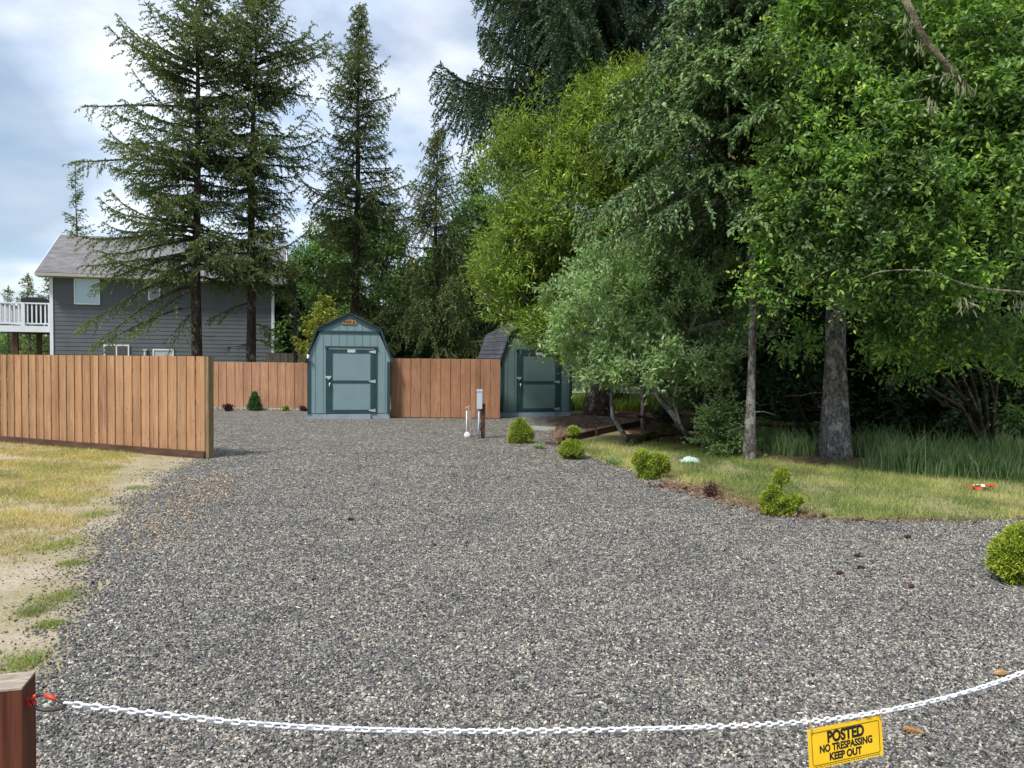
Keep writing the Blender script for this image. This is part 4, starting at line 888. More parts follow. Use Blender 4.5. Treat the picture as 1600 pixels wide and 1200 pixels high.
# ------------------------------------------------------------------ vegetation builders
def unit(v): return v / (np.linalg.norm(v, axis=-1, keepdims=True) + 1e-9)
def leafquads(mb, Pp, D, Nn, l, w, rnd, shape='rhomb', r=None):
    """Pp base, D direction, Nn side axis guess; thin leaf faces"""
    D = unit(D); S = unit(np.cross(D, Nn)); m = len(Pp); l = np.broadcast_to(l, (m,))[:, None]; w = np.broadcast_to(w, (m,))[:, None]
    if shape == 'rhomb':
        V = np.stack([Pp, Pp + D * l * .45 + S * w / 2, Pp + D * l, Pp + D * l * .45 - S * w / 2], 1)
        mb.add(V.reshape(-1, 3), Q=np.arange(m * 4).reshape(-1, 4), rnd=np.repeat(rnd, 4))
    elif shape == 'leaf':                      # folded pointed leaf: 6 points, 4 triangles, bent along its rib
        U = unit(np.cross(S, D)); c = .18
        V = np.stack([Pp, Pp + D * l * .38 + S * w * .5 + U * w * c, Pp + D * l * .38 - S * w * .5 + U * w * c, Pp + D * l * .45, Pp + D * l - U * l * .12, Pp + D * l * .76 + S * w * .30 + U * w * c * .3, Pp + D * l * .76 - S * w * .30 + U * w * c * .3], 1)
        i = np.arange(m)[:, None, None] * 7; T = np.array([[0, 1, 3], [0, 3, 2], [3, 1, 5], [3, 5, 4], [3, 4, 6], [3, 6, 2]])[None]
        mb.add(V.reshape(-1, 3), T=(i + T).reshape(-1, 3), rnd=np.repeat(rnd, 7))
    elif shape == 'sprig':                     # plump needle spray, three sided
        U = unit(np.cross(S, D)); h = w * .45
        V = np.stack([Pp, Pp + D * l * .5 + S * h, Pp + D * l * .5 - S * h * .5 + U * h * .87, Pp + D * l * .5 - S * h * .5 - U * h * .87, Pp + D * l], 1)
        i = np.arange(m)[:, None, None] * 5; T = np.array([[0, 2, 1], [0, 3, 2], [0, 1, 3], [4, 1, 2], [4, 2, 3], [4, 3, 1]])[None]
        mb.add(V.reshape(-1, 3), T=(i + T).reshape(-1, 3), rnd=np.repeat(rnd, 5))

def spruce(name, base, H, label, cat='spruce', group=None, mat='sp_olive', barkm='bark_spruce', r0=.18, crown0=.2, rad=lambda t: 1, spacing=.34, per=5, hang=.25, up=.15, droop=.35, sec_sp=.15,
           sec_len=.72, sprig=.085, sprig_w=.42, dens=1.0, seed=1, lean=(0, 0), top_up=.6, shape='rhomb', jit=.62, extra=(), asym=None, bare=.08, tip=.16, hangpow=1.6, lich=0, zmax=None, gapn=.0, stubs=True, axis=None):
    r = rs(seed); base = Vector(base); root = empty(name, base, 0, label, cat, group)
    zs = np.linspace(-.05, 1, 14)
    def ax(t):
        if axis is not None: return axis(t * H)
        return np.array([lean[0] * max(t, 0) ** 1.2 + .05 * math.sin(t * 7 + seed), lean[1] * t, t * H])
    tk = MB(); rr = [max(.012, r0 * (1 - max(t, 0)) ** .85 * (1 + .9 * math.exp(-max(t, 0) * H * 2.0)) ) for t in zs]
    tk.tube([ax(t) for t in zs], rr, 14, lump=.03 if r0 < .2 else .07, rng=r)
    tk.build('trunk', M[barkm], root, True)
    wood = MB(); PB = []; DB = []; LB = []; RB = []
    def branch(z, a, Lb, upk, drk, dn=1.0, hg=hang, tp=tip, sec=None):
        sec = sec or sec_len
        o = ax(z / H); dirv = np.array([math.cos(a), math.sin(a), 0]); n = 9; s = np.linspace(0, 1, n)
        wob = np.cumsum(r.normal(0, .05, n)) * .35; sidev = np.array([-dirv[1], dirv[0], 0])
        pts = o + np.outer(s * Lb, dirv) + np.outer(wob * Lb * s, sidev); pts[:, 2] += Lb * (upk * s - drk * s ** 1.7 + tp * s ** 5)
        br = max(.006, .013 * Lb ** 1.1 + .004)
        wood.tube(pts, br * (1 - s * .88), 4, cap=False)
        tan = unit(np.gradient(pts, axis=0)); ns = max(3, int(Lb * (1 - bare) / sec_sp)); sj = np.linspace(bare + .04, 1, ns)
        for k, s_ in enumerate(sj):
            if r.rand() > dn: continue
            p = np.array([np.interp(s_, s, pts[:, i]) for i in range(3)]); t = np.array([np.interp(s_, s, tan[:, i]) for i in range(3)])
            for sg in (-1, 1):
                if r.rand() < .12: continue
                l = min(sec * r.uniform(.55, 1.25), (1.05 - s_) * Lb * .75 + .10) * (1 - .35 * (s_ < .3))
                an = r.uniform(.6, 1.15); d = t * math.cos(an) + sidev * sg * math.sin(an) + np.array([0, 0, r.uniform(-.15, .12)])
                m = max(2, int(l / (sprig * .42) * dens * (.75 + .6 * hg))); u = (np.arange(m) + r.rand(m)) / m
                q = p + np.outer(u * l, d) ; q[:, 2] -= hg * l * u ** hangpow * r.uniform(.6, 1.4) + (0 if hg < .9 else hg * l * .5 * u)
                dd = np.tile(d, (m, 1)); dd[:, 2] -= hg * 1.5 * u
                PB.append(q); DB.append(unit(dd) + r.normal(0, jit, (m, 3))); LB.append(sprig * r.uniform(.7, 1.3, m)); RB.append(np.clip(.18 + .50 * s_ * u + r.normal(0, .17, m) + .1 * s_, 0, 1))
        m = int(Lb * (1 - bare) / (sprig * .35) * dens * dn) + 1; u = r.uniform(bare, 1, m)
        q = np.stack([np.interp(u, s, pts[:, i]) for i in range(3)], 1); t = np.stack([np.interp(u, s, tan[:, i]) for i in range(3)], 1)
        PB.append(q); DB.append(t + r.normal(0, .5, (m, 3)) - np.array([0, 0, hg * .5])); LB.append(sprig * r.uniform(.8, 1.3, m)); RB.append(np.clip(.3 + .4 * u + r.normal(0, .15, m), 0, 1))
        return pts
    z = crown0 * H; zt = H * .985; zm = zmax or 1e9
    while z < min(zt, zm):
        t = (z - crown0 * H) / (H - crown0 * H)
        for k in range(per):
            a = r.uniform(0, 2 * np.pi); Lb = rad(t) * r.choice([.45, .7, .9, 1.0, 1.12, 1.22], p=[.16, .22, .20, .20, .14, .08]) * r.uniform(.88, 1.1)
            if asym: Lb *= asym(t, a)
            if gapn and r.rand() < gapn: continue
            if Lb < .08: continue
            branch(z + r.uniform(-.12, .12), a, Lb, up + (top_up) * t ** 2 + r.normal(0, .12), droop * (1 - t * .55) * r.uniform(.6, 1.4), tp=tip * (1 + .3 * r.normal()))
        z += spacing * (1 - .4 * t) * r.uniform(.8, 1.2)
    for (ez_, ea, el_, eup, edr, edn) in extra: branch(ez_, ea, el_, eup, edr, edn, tp=.05)
    if stubs:
        z = .3
        while z < crown0 * H + .8:
            a = r.uniform(0, 6.28); Lb = r.uniform(.15, 1.0) * min(1, rad(.05)); o = ax(z / H); n = 5; s = np.linspace(0, 1, n)
            pts = o + np.outer(s * Lb, [math.cos(a), math.sin(a), -.1]) + np.cumsum(r.normal(0, .03, (n, 3)), 0); wood.tube(pts, .010 * (1 - .8 * s) + .002, 4, cap=False); z += r.uniform(.1, .3)
    # leader
    u = np.linspace(.93, 1, 30); q = np.array([ax(t) for t in u]); PB.append(q); DB.append(r.normal(0, .6, (30, 3)) + [0, 0, .8]); LB.append(np.full(30, sprig)); RB.append(r.uniform(.3, .9, 30))
    wood.build('branches', M[barkm], root)
    fol = MB(); Pq = np.concatenate(PB); Dq = np.concatenate(DB); lq = np.concatenate(LB); rq = np.concatenate(RB)
    rare = r.rand(len(rq)) < .03; rq[rare] = r.uniform(.93, 1, rare.sum())
    leafquads(fol, Pq, Dq, r.normal(size=Pq.shape), lq, lq * sprig_w, rq, shape, r)
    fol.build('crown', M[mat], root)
    if lich:
        lm = MB(); idx = r.choice(len(Pq), lich, replace=False); Dl = np.tile([0, 0, -1.], (lich, 1)) + r.normal(0, .25, (lich, 3))
        leafquads(lm, Pq[idx], Dl, r.normal(size=(lich, 3)), r.uniform(.10, .26, lich), .022, r.rand(lich)); tag(lm.build('hanging_lichen', M['lichen'], root), kind='stuff')
    return root, len(Pq)

def limb(a, b, r, n=8, sag=0., wob=.06):
    a = np.array(a, float); b = np.array(b, float); s = np.linspace(0, 1, n)[:, None]; Lb = np.linalg.norm(b - a)
    p = a + (b - a) * s; w_ = np.cumsum(r.normal(0, wob * Lb / n, (n, 3)), 0); w_ = w_ - s * w_[-1]; p = p + w_; p[:, 2] += sag * Lb * np.sin(np.pi * s[:, 0]); return p
def broadleaf(name, base, label, blobs, cat='tree', group=None, mat='lf_green', barkm='bark_grey', stems=(), leaf=.07, lw=.45, per=60, clusters=600, cr=.32, seed=1, shape='rhomb', upb=.3, cull=.35,
              nf=1.6, trunk=None, shell=.55, twigs=True, droopl=0., extra_wood=(), limbs=True, tipcol=.35):
    """blobs: (centre, (rx, ry, rz), weight). Leaves grow on twigs in clusters scattered through them."""
    r = rs(seed); base = Vector(base); root = empty(name, base, 0, label, cat, group); B = np.array(base)
    wts = np.array([b[2] for b in blobs], float); wts /= wts.sum(); C = []
    ph = r.uniform(0, 6.28, 12); fr = r.normal(size=(12, 3)) * nf
    while len(C) < clusters:
        b = blobs[r.choice(len(blobs), p=wts)]; d = unit(r.normal(size=3)); q = (shell + (1 - shell) * r.rand()) if r.rand() < .8 else r.rand() ** .5
        if r.rand() < .07: q *= r.uniform(1.1, 1.4)
        bump_ = 1 + .22 * math.sin(d[0] * 5 + b[0][0]) * math.cos(d[2] * 4 + b[0][2])
        p = np.array(b[0]) + d * q * bump_ * np.array(b[1])
        v = np.sin(fr @ p + ph).sum() / 4.0
        if v < -cull * 1.2 + .0 and r.rand() < .93: continue
        if p[2] < .15: continue
        C.append(np.concatenate([p, [q]]))
    C = np.array(C); wood = MB(); tr = MB()
    tops = []
    for st in stems:                              # (points, radii)
        tr.tube([np.array(p) - B for p in st[0]], st[1], 9, lump=.05, rng=r); tops.append(np.array(st[0][-1])); 
        if len(st[0]) > 3: tops.append(np.array(st[0][-2]))
    if stems: tr.build('trunk' if len(stems) == 1 else 'stems', M[barkm], root, True)
    bc = [np.array(b[0]) for b in blobs]
    if limbs and tops:
        for c in bc:
            t0 = tops[int(np.argmin([np.linalg.norm(c - t) for t in tops]))]; wood.tube(limb(t0, c, r, 8, .05) - B, np.linspace(.045, .015, 8), 5, cap=False)
    for c in C[::(2 if clusters > 900 else 1)]:
        t0 = bc[int(np.argmin([np.linalg.norm(c[:3] - t) for t in bc]))]
        t0 = t0 + (c[:3] - t0) * r.uniform(.55, .85); wood.tube(limb(t0, c[:3], r, 5, .04) - B, np.linspace(.007, .002, 5), 3, cap=False)
    for pts, rad_ in extra_wood: wood.tube([np.array(p) - B for p in pts], rad_, 6, cap=False)
    if wood.v: tag(wood.build('branches', M[barkm], root), kind='stuff')
    fol = MB(); nt_ = 7; nlf = max(2, per // nt_); m = len(C)
    cc = np.repeat(C[:, :3], nt_, 0); out = unit(cc - np.array([bc[int(np.argmin([np.linalg.norm(c[:3] - t) for t in bc]))] for c in C]).repeat(nt_, 0))
    td = unit(out * .8 + r.normal(0, .65, cc.shape) + [0, 0, upb]); tl = cr * r.uniform(.6, 1.4, len(cc))
    u = np.tile((np.arange(nlf) + .5) / nlf, len(cc)) ; tdr = td.repeat(nlf, 0); P0 = cc.repeat(nlf, 0) + tdr * (u * tl.repeat(nlf))[:, None]
    P0[:, 2] -= droopl * u * u * tl.repeat(nlf); n = len(P0); P0 += r.normal(0, cr * .06, P0.shape)
    D = tdr * .55 + unit(r.normal(size=(n, 3))) * .75; D[:, 2] -= droopl * .6; Nn = np.tile([0, 0, 1.], (n, 1)) + r.normal(0, .55, (n, 3))
    # side axis from a leaf normal that mostly faces up and outward
    Nn = Nn + out.repeat(nlf, 0) * .5
    l = leaf * r.uniform(.6, 1.25, n); age = np.repeat(r.rand(len(cc)), nlf)
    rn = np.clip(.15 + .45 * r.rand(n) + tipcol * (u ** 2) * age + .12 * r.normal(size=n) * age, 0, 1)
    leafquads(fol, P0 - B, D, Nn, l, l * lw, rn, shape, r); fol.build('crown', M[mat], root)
    return root, n

def dwarf(name, base, label, blobs, mat='dwarf', n=5000, sp=.035, seed=1, cat='shrub', stem=None, dark=True):
    r = rs(seed); root = empty(name, base, 0, label, cat); fol = MB(); st = MB()
    top = max(b[0][2] for b in blobs); st.tube([(0, 0, -.02), (.01, 0, top * .5), (blobs[-1][0][0], blobs[-1][0][1], top)], [.025, .018, .012], 6); st.build('stem', M['bark_dark'], root)
    vol = np.array([b[1][0] * b[1][2] for b in blobs]); vol = vol / vol.sum()
    for b, vv in zip(blobs, vol):
        m = int(n * vv); d = unit(r.normal(size=(m, 3))); kl = r.normal(size=(44, 3)); kl = unit(kl)
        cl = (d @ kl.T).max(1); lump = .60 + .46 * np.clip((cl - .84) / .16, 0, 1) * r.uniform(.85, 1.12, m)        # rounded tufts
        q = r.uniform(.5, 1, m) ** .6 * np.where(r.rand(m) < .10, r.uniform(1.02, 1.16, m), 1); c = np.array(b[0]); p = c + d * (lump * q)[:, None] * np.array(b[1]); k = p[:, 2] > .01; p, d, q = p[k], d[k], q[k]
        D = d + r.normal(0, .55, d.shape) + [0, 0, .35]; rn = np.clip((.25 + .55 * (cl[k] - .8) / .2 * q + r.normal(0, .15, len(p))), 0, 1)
        leafquads(fol, p, D, r.normal(size=p.shape), sp * r.uniform(.6, 1.3, len(p)), sp * .33, rn, 'sprig')
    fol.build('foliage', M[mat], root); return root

# ------------------------------------------------------------------ dwarf shrubs
def px2m(px, py): g = G(px, py); return g, g.y / 1200
g, s = px2m(398, 642); dwarf('dwarf_spruce', g, 'small dark green cone shaped shrub against the back fence', [((0, 0, 6*s), (11.5*s, 11*s, 9*s)), ((0, 0, 15*s), (8.5*s, 8*s, 9*s)), ((0, 0, 23*s), (4.5*s, 4*s, 7*s))], 'dwarf_dk', 5000, .05, 41)
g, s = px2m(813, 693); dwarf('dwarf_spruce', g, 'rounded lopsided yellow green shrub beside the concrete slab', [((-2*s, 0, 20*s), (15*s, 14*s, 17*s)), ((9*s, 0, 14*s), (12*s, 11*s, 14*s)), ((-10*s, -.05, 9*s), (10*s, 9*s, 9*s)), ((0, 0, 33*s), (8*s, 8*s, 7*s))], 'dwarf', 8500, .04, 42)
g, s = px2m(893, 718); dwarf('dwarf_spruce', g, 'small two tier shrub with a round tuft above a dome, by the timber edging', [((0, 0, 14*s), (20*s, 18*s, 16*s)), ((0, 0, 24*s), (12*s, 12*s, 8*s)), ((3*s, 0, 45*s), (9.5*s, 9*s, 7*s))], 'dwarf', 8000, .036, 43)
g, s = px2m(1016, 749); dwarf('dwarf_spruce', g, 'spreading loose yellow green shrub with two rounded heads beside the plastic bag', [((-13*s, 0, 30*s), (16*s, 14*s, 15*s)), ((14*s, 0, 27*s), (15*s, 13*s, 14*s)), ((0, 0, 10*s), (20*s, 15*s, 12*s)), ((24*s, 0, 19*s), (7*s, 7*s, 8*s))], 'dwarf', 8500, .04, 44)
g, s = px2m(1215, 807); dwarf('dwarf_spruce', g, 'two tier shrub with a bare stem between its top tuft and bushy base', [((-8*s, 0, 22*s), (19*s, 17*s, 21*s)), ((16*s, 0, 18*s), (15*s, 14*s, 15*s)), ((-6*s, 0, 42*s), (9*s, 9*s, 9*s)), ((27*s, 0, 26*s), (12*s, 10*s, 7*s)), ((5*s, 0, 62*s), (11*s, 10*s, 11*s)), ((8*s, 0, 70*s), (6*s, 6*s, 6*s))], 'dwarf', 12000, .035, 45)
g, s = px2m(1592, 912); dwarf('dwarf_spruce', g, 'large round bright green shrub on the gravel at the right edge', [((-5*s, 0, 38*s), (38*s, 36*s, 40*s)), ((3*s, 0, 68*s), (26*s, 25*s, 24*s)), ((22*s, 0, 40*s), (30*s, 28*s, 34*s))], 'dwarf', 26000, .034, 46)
def twiggy(name, base, label, h, w_, mat, n, lsz, seed, cat='plant'):
    r = rs(seed); root = empty(name, base, 0, label, cat); wd = MB(); P_ = []; D_ = []
    for k in range(n):
        a = r.uniform(0, 6.28); u = r.rand() ** .7; tip_ = np.array([math.cos(a) * w_ * u, math.sin(a) * w_ * u * .8, h * r.uniform(.55, 1) * (1 - .3 * u)]); pts = limb((0, 0, 0), tip_, r, 6, .05, .10); wd.tube(pts, np.linspace(.005, .0015, 6), 3, cap=False)
        for q in range(10): s_ = r.uniform(.3, 1); P_.append(pts[int(s_ * 5)] + r.normal(0, .02, 3)); D_.append(r.normal(size=3) + [0, 0, .4])
    wd.build('twigs', M['brown_sprig'], root); f = MB(); P_ = np.array(P_); leafquads(f, P_, np.array(D_), r.normal(size=P_.shape), lsz, lsz * .45, r.rand(len(P_))); f.build('leaves', M[mat], root); return root
g, s = px2m(1112, 779); twiggy('dead_shrub', g, 'dry brown leafless little shrub on the bark chips', 33*s, 20*s, 'brown_sprig', 70, .03, 51)
g, s = px2m(356, 643); twiggy('purple_shrub', g, 'small dark purple shrub against the back fence', 15*s, 10*s, 'purple', 40, .09, 52)
g, s = px2m(446, 643); twiggy('small_plant', g, 'tiny pale green plant at the foot of the back fence near the shed', 11*s, 6*s, 'dwarf', 26, .07, 53)
g, s = px2m(474, 643); twiggy('small_plant', g, 'low dark plant in the corner between back fence and left shed', 9*s, 9*s, 'purple', 26, .08, 54)
g, s = px2m(843, 702); twiggy('small_weed', g, 'sprawling grey green weed on the gravel between two shrubs', 9*s, 12*s, 'lf_grey', 40, .04, 55)
g, s = px2m(958, 727); twiggy('small_weed', g, 'grey green weed at the verge edge left of the loose shrub', 12*s, 16*s, 'lf_grey', 60, .04, 56)

# ------------------------------------------------------------------ spruces on the left
zz_ = lambda py, px, d: P(px, py, d).z
NT = 0
def basepx(px, d): p = P(px, 600, d); return (p.x, d, 0)
d = 26.5
def asA(t, a):
    return (1.08 if math.cos(a) < -.3 else .85)
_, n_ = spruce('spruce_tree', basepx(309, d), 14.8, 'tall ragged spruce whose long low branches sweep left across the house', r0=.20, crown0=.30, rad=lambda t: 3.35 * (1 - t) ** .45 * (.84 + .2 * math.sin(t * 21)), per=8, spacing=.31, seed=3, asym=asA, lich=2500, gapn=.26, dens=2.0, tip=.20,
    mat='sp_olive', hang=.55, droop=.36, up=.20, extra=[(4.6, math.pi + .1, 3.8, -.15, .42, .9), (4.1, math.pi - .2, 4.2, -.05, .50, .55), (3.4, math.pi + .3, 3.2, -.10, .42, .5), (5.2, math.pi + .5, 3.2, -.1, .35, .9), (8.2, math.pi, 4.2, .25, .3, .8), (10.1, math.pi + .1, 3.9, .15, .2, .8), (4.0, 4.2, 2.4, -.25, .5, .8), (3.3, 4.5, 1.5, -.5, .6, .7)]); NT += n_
d = 27.6
_, n_ = spruce('spruce_tree', basepx(389, d), 15.4, 'tall spruce right of the ragged one, trunk rising behind the back fence', r0=.185, crown0=.29, rad=lambda t: 2.95 * (1 - t) ** .45 * (.84 + .2 * math.sin(t * 17 + 2)), per=8, spacing=.31, seed=7, lean=(.35, 0), lich=2500, gapn=.26, dens=2.0, tip=.20,
    asym=lambda t, a: (1.1 if t > .35 else .62) * (1.1 if math.cos(a) > 0 else .9), mat='sp_olive', hang=.55, droop=.38, up=.18, extra=[(3.6, 3.6, 1.5, -.1, .4, .8), (2.9, -.3, 1.2, -.1, .3, .5), (2.3, .2, .9, 0, .2, .5), (2.1, 3.3, .9, 0, .2, .5), (4.4, -.2, 2.0, -.1, .3, .8)]); NT += n_
d = 30.5
_, n_ = spruce('spruce_tree', basepx(552, d), zz_(3, 560, d), 'narrow pointed spruce rising behind the left shed', r0=.19, crown0=.16, rad=lambda t: 2.75 * (1 - t) ** .66 * (.88 + .2 * math.sin(t * 19)), per=8, spacing=.33, seed=11, lean=(.25, 0), mat='sp_olive', hang=.75, droop=.42, up=.20, lich=2000, gapn=.26, dens=1.8, tip=.24, asym=lambda t, a: .75 if t < .2 else 1); NT += n_
d = 31.0
_, n_ = spruce('spruce_tree', basepx(681, d), zz_(193, 680, d), 'slim drooping spruce standing behind the fence between the sheds', r0=.15, crown0=.20, rad=lambda t: 2.05 * (1 - t) ** .66, per=7, spacing=.30, seed=13, mat='sp_olive', hang=1.0, droop=.45, up=.25, sec_len=.6, lich=1200, gapn=.30, dens=1.7); NT += n_
# the big drooping spruce
d = 22.8
def radE(t): return 4.7 * (1 - t) ** .62
_, n_ = spruce('spruce_tree', basepx(938, d), 21.0, 'huge dark spruce with curtain like hanging branches at the top centre', r0=.33, crown0=.43, rad=radE, per=8, spacing=.46, seed=17, mat='sp_dark', hang=1.05, droop=.50, up=.34, sec_len=.85, sec_sp=.095, sprig=.10, sprig_w=.40, jit=.55, tip=.22, hangpow=1.0, lich=900, zmax=15.5, lean=(.1, 0), dens=2.3); NT += n_
# spruce in front of the woods with pale thin trunk
d = 12.9
bF = G(1170, 720)
def axF(z): return np.array([-.030 * z / 3 + .05 * math.sin(z * .9), .04 * math.sin(z * 1.3), z])
_, n_ = spruce('spruce_tree', bF, 9.2, 'slender pale trunked spruce with fresh green sprays at the edge of the woods', r0=.072, crown0=.50, rad=lambda t: 2.35 * (1 - t) ** .5, per=8, spacing=.22, seed=19, mat='sp_fresh', barkm='bark_thin', hang=.75, droop=.62, up=.22, sec_len=.48, sec_sp=.105, sprig=.085, sprig_w=.46, shape='sprig', jit=.45, tip=.12, axis=axF, lich=300,
    asym=lambda t, a: (1.05 if math.cos(a) < .2 else .62), dens=1.8); NT += n_
# thick trunked spruce
bG = G(1305, 716)
_, n_ = spruce('spruce_tree', bG, 15, 'thick scaly grey trunked spruce standing in the brown litter', r0=.185, crown0=.30, rad=lambda t: 3.0 * (1 - t) ** .6, per=5, spacing=.42, seed=23, mat='sp_dark', barkm='bark_grey', hang=1.2, droop=.5, up=.2, sec_len=.55, sec_sp=.13, sprig=.10, tip=.15, zmax=11, dens=.7, axis=lambda z: np.array([-.02 * z, 0, z]), lich=300); NT += n_
# small far conifers at the left
for i, (px, py, d, rr_, lab, sd_) in enumerate([(122, 252, 44, 1.5, 'thin sparse conifer poking above the house roof ridge', 61), (46, 428, 52, 1.4, 'dark conifer tip above the deck railing, the taller of two', 62), (14, 448, 55, 1.2, 'small dark conifer at the left edge above the deck railing', 63), (80, 418, 42, 1.9, 'pale conifer beside the house corner behind the covered grill', 64)]):
    H_ = zz_(py, px, d); _, n_ = spruce('distant_conifer', basepx(px, d), H_, lab, cat='conifer', r0=.11, crown0=.08, rad=lambda t, q=rr_: q * (1 - t) ** .7, per=5, spacing=.4, seed=sd_, mat='sp_olive', hang=.5, sec_sp=.16, sprig=.14, stubs=False, dens=.8, gapn=.25 if i == 0 else 0); NT += n_

# ------------------------------------------------------------------ broadleaf trees
def bl(px, py, d, rx, rz, ry=None, w_=None):     # blob from image size in px
    p = P(px, py, d); s = d / 1200; return ((p.x, p.y, p.z), (rx * s, (ry or rx) * s, rz * s), w_ if w_ else rx * rz / 1000.)
# yellow green willow behind the right shed
d = 18.5; bI = (P(828, 600, 24.5).x, 24.5, 0)
st = [([(P(828, 600, 24.5).x, 24.5, 0), P(822, 560, 24.4), P(820, 480, 24), P(840, 380, 22.5), P(880, 270, 20.5)], [.16, .13, .10, .07, .04]), ([P(822, 540, 24.3), P(850, 440, 22.5), P(920, 360, 20), P(975, 260, 19)], [.12, .10, .08, .04]), ([P(821, 520, 24.2), P(815, 440, 22.5), P(830, 420, 20), P(860, 470, 18.4)], [.10, .08, .06, .04])]
_, n_ = broadleaf('willow_tree', bI, 'yellow green willow leaning over the right shed roof', [bl(820, 300, 19, 62, 95), bl(880, 230, 19, 75, 90), bl(950, 190, 19, 60, 62), bl(810, 400, 18.8, 70, 75), bl(900, 330, 18.2, 80, 90), bl(960, 280, 18.4, 80, 90), bl(850, 470, 18.0, 68, 55), bl(790, 455, 20, 40, 45), bl(875, 525, 17.6, 45, 30), bl(985, 150, 19.2, 45, 40), bl(930, 430, 18, 70, 60), bl(1020, 200, 19.5, 60, 70)],
    mat='lf_yellow', stems=st, leaf=.15, lw=.22, per=70, clusters=1650, cr=.52, seed=71, upb=.6, cull=.15, droopl=.05, nf=1.5, tipcol=.5); NT += n_
# grey green sallow with arched stems
d = 14.6; bJ = G(1078, 693)
def stem(pts, d0): return [P(x, y, d0 + dz) for x, y, dz in pts]
st = [(stem([(1080, 692, .0), (1058, 655, 0), (1035, 628, 0), (1012, 596, 0), (990, 540, 0)], 14.7), [.065, .058, .05, .04, .02]),
      (stem([(1064, 672, .1), (1050, 645, .1), (1040, 615, .1), (1036, 570, .2), (1030, 500, .3)], 14.7), [.05, .045, .04, .035, .02]),
      (stem([(1077, 690, -.1), (1062, 660, -.2), (1052, 625, -.2), (1060, 590, -.2), (1075, 520, -.2)], 14.7), [.035, .032, .03, .026, .02]),
      (stem([(1082, 690, .2), (1100, 640, .3), (1108, 590, .4), (1120, 520, .5)], 14.8), [.05, .045, .04, .02])]
_, n_ = broadleaf('sallow_bush', bJ, 'silvery green sallow bush with bent stems at its base between shed and woods', [bl(960, 470, 14.6, 85, 80), bl(1050, 480, 14.4, 85, 75), bl(910, 520, 14.8, 50, 45), bl(1000, 560, 14.3, 85, 45), bl(1090, 560, 14.2, 70, 50), bl(1140, 500, 14.2, 55, 60), bl(1000, 410, 14.8, 60, 42), bl(1160, 560, 14.3, 35, 40), bl(940, 570, 14.6, 45, 30), bl(875, 480, 14.9, 26, 24), bl(1130, 430, 14.4, 34, 26), bl(1190, 500, 14.0, 28, 34), bl(930, 415, 15, 30, 24), bl(1060, 395, 14.8, 30, 24)],
    mat='lf_grey', stems=st, leaf=.100, lw=.34, per=63, clusters=900, cr=.34, seed=72, upb=.55, cull=.08, nf=2.6, tipcol=.45, barkm='bark_thin'); NT += n_
st = [([G(986, 694), P(970, 672, 14.9), P(957, 650, 15.1), P(955, 625, 15.2), P(957, 590, 15.2), P(965, 540, 15.2)], [.045, .045, .040, .036, .032, .02])]
_, n_ = broadleaf('sallow_sapling', G(986, 694), 'bowed grey sapling curving up right of the right shed', [bl(955, 560, 15.2, 38, 32), bl(930, 545, 15.5, 40, 30)], mat='lf_grey', stems=st, leaf=.06, lw=.36, per=70, clusters=170, cr=.24, seed=73, barkm='bark_grey'); NT += n_
st = [([basepx(1006, 17.5), P(1005, 620, 17.5), P(1002, 580, 17.5)], [.06, .055, .05])]
_, n_ = broadleaf('slim_tree', basepx(1006, 17.5), 'slim straight grey trunk between the big dark trunk and the bent stems', [bl(1000, 530, 17.4, 70, 50), bl(1020, 470, 17.6, 70, 50)], mat='lf_dark', stems=st, leaf=.09, lw=.4, per=60, clusters=260, cr=.34, seed=74); NT += n_
# big crab apple on the right, close
bH = G(1548, 713); st = []
r_ = rs(31)
for (tx, ty, dd, w_) in [(1425, 575, 12.4, .030), (1452, 560, 12.6, .036), (1478, 540, 12.6, .032), (1500, 540, 12.9, .030), (1515, 520, 13.0, .034), (1538, 540, 13.1, .028), (1560, 530, 13.2, .03), (1436, 600, 12.8, .022), (1490, 590, 13.2, .024)]:
    b_ = G(1548 + r_.uniform(-14, 10), 714 + r_.uniform(-3, 2)); t_ = P(tx, ty, dd); md = b_.lerp(t_, .45) + Vector((r_.uniform(.02, .16), 0, r_.uniform(.08, .2))); m2 = b_.lerp(t_, .75) + Vector((r_.uniform(.0, .08), 0, r_.uniform(.02, .1)))
    st.append(([b_, md, m2, t_, t_ + (t_ - m2) * 1.2 + Vector((0, 0, .5))], [w_ * 1.25, w_, w_ * .9, w_ * .75, w_ * .4]))
HB = []
for a in [(1300, 60, 10.5, 95, 90), (1240, 120, 11.2, 60, 90), (1260, 250, 10.8, 75, 75), (1330, 200, 10.2, 90, 90), (1430, 120, 9.8, 110, 120), (1540, 100, 9.8, 110, 130), (1400, 300, 10.0, 110, 95), (1520, 280, 10.0, 120, 110), (1280, 360, 10.8, 85, 60), (1370, 420, 10.4, 100, 65), (1480, 420, 10.2, 105, 70), (1580, 440, 10.0, 80, 80), (1240, 440, 11.2, 60, 55), (1385, 505, 10.9, 45, 36), (1420, 500, 11.0, 75, 45), (1600, 230, 9.6, 90, 120), (1200, 470, 11.6, 40, 50), (1660, 380, 10.2, 90, 110), (1720, 200, 10.4, 110, 140), (1350, -60, 10.5, 120, 80), (1500, -60, 10.2, 140, 90), (1560, 540, 11.2, 50, 30), (1230, 520, 12.0, 40, 35), (1600, 550, 10.4, 25, 40), (1480, 520, 11.0, 75, 34), (1415, 565, 12.0, 50, 28), (1600, 610, 12.2, 45, 50), (1660, 560, 11.5, 60, 60)]: HB.append(bl(*a))
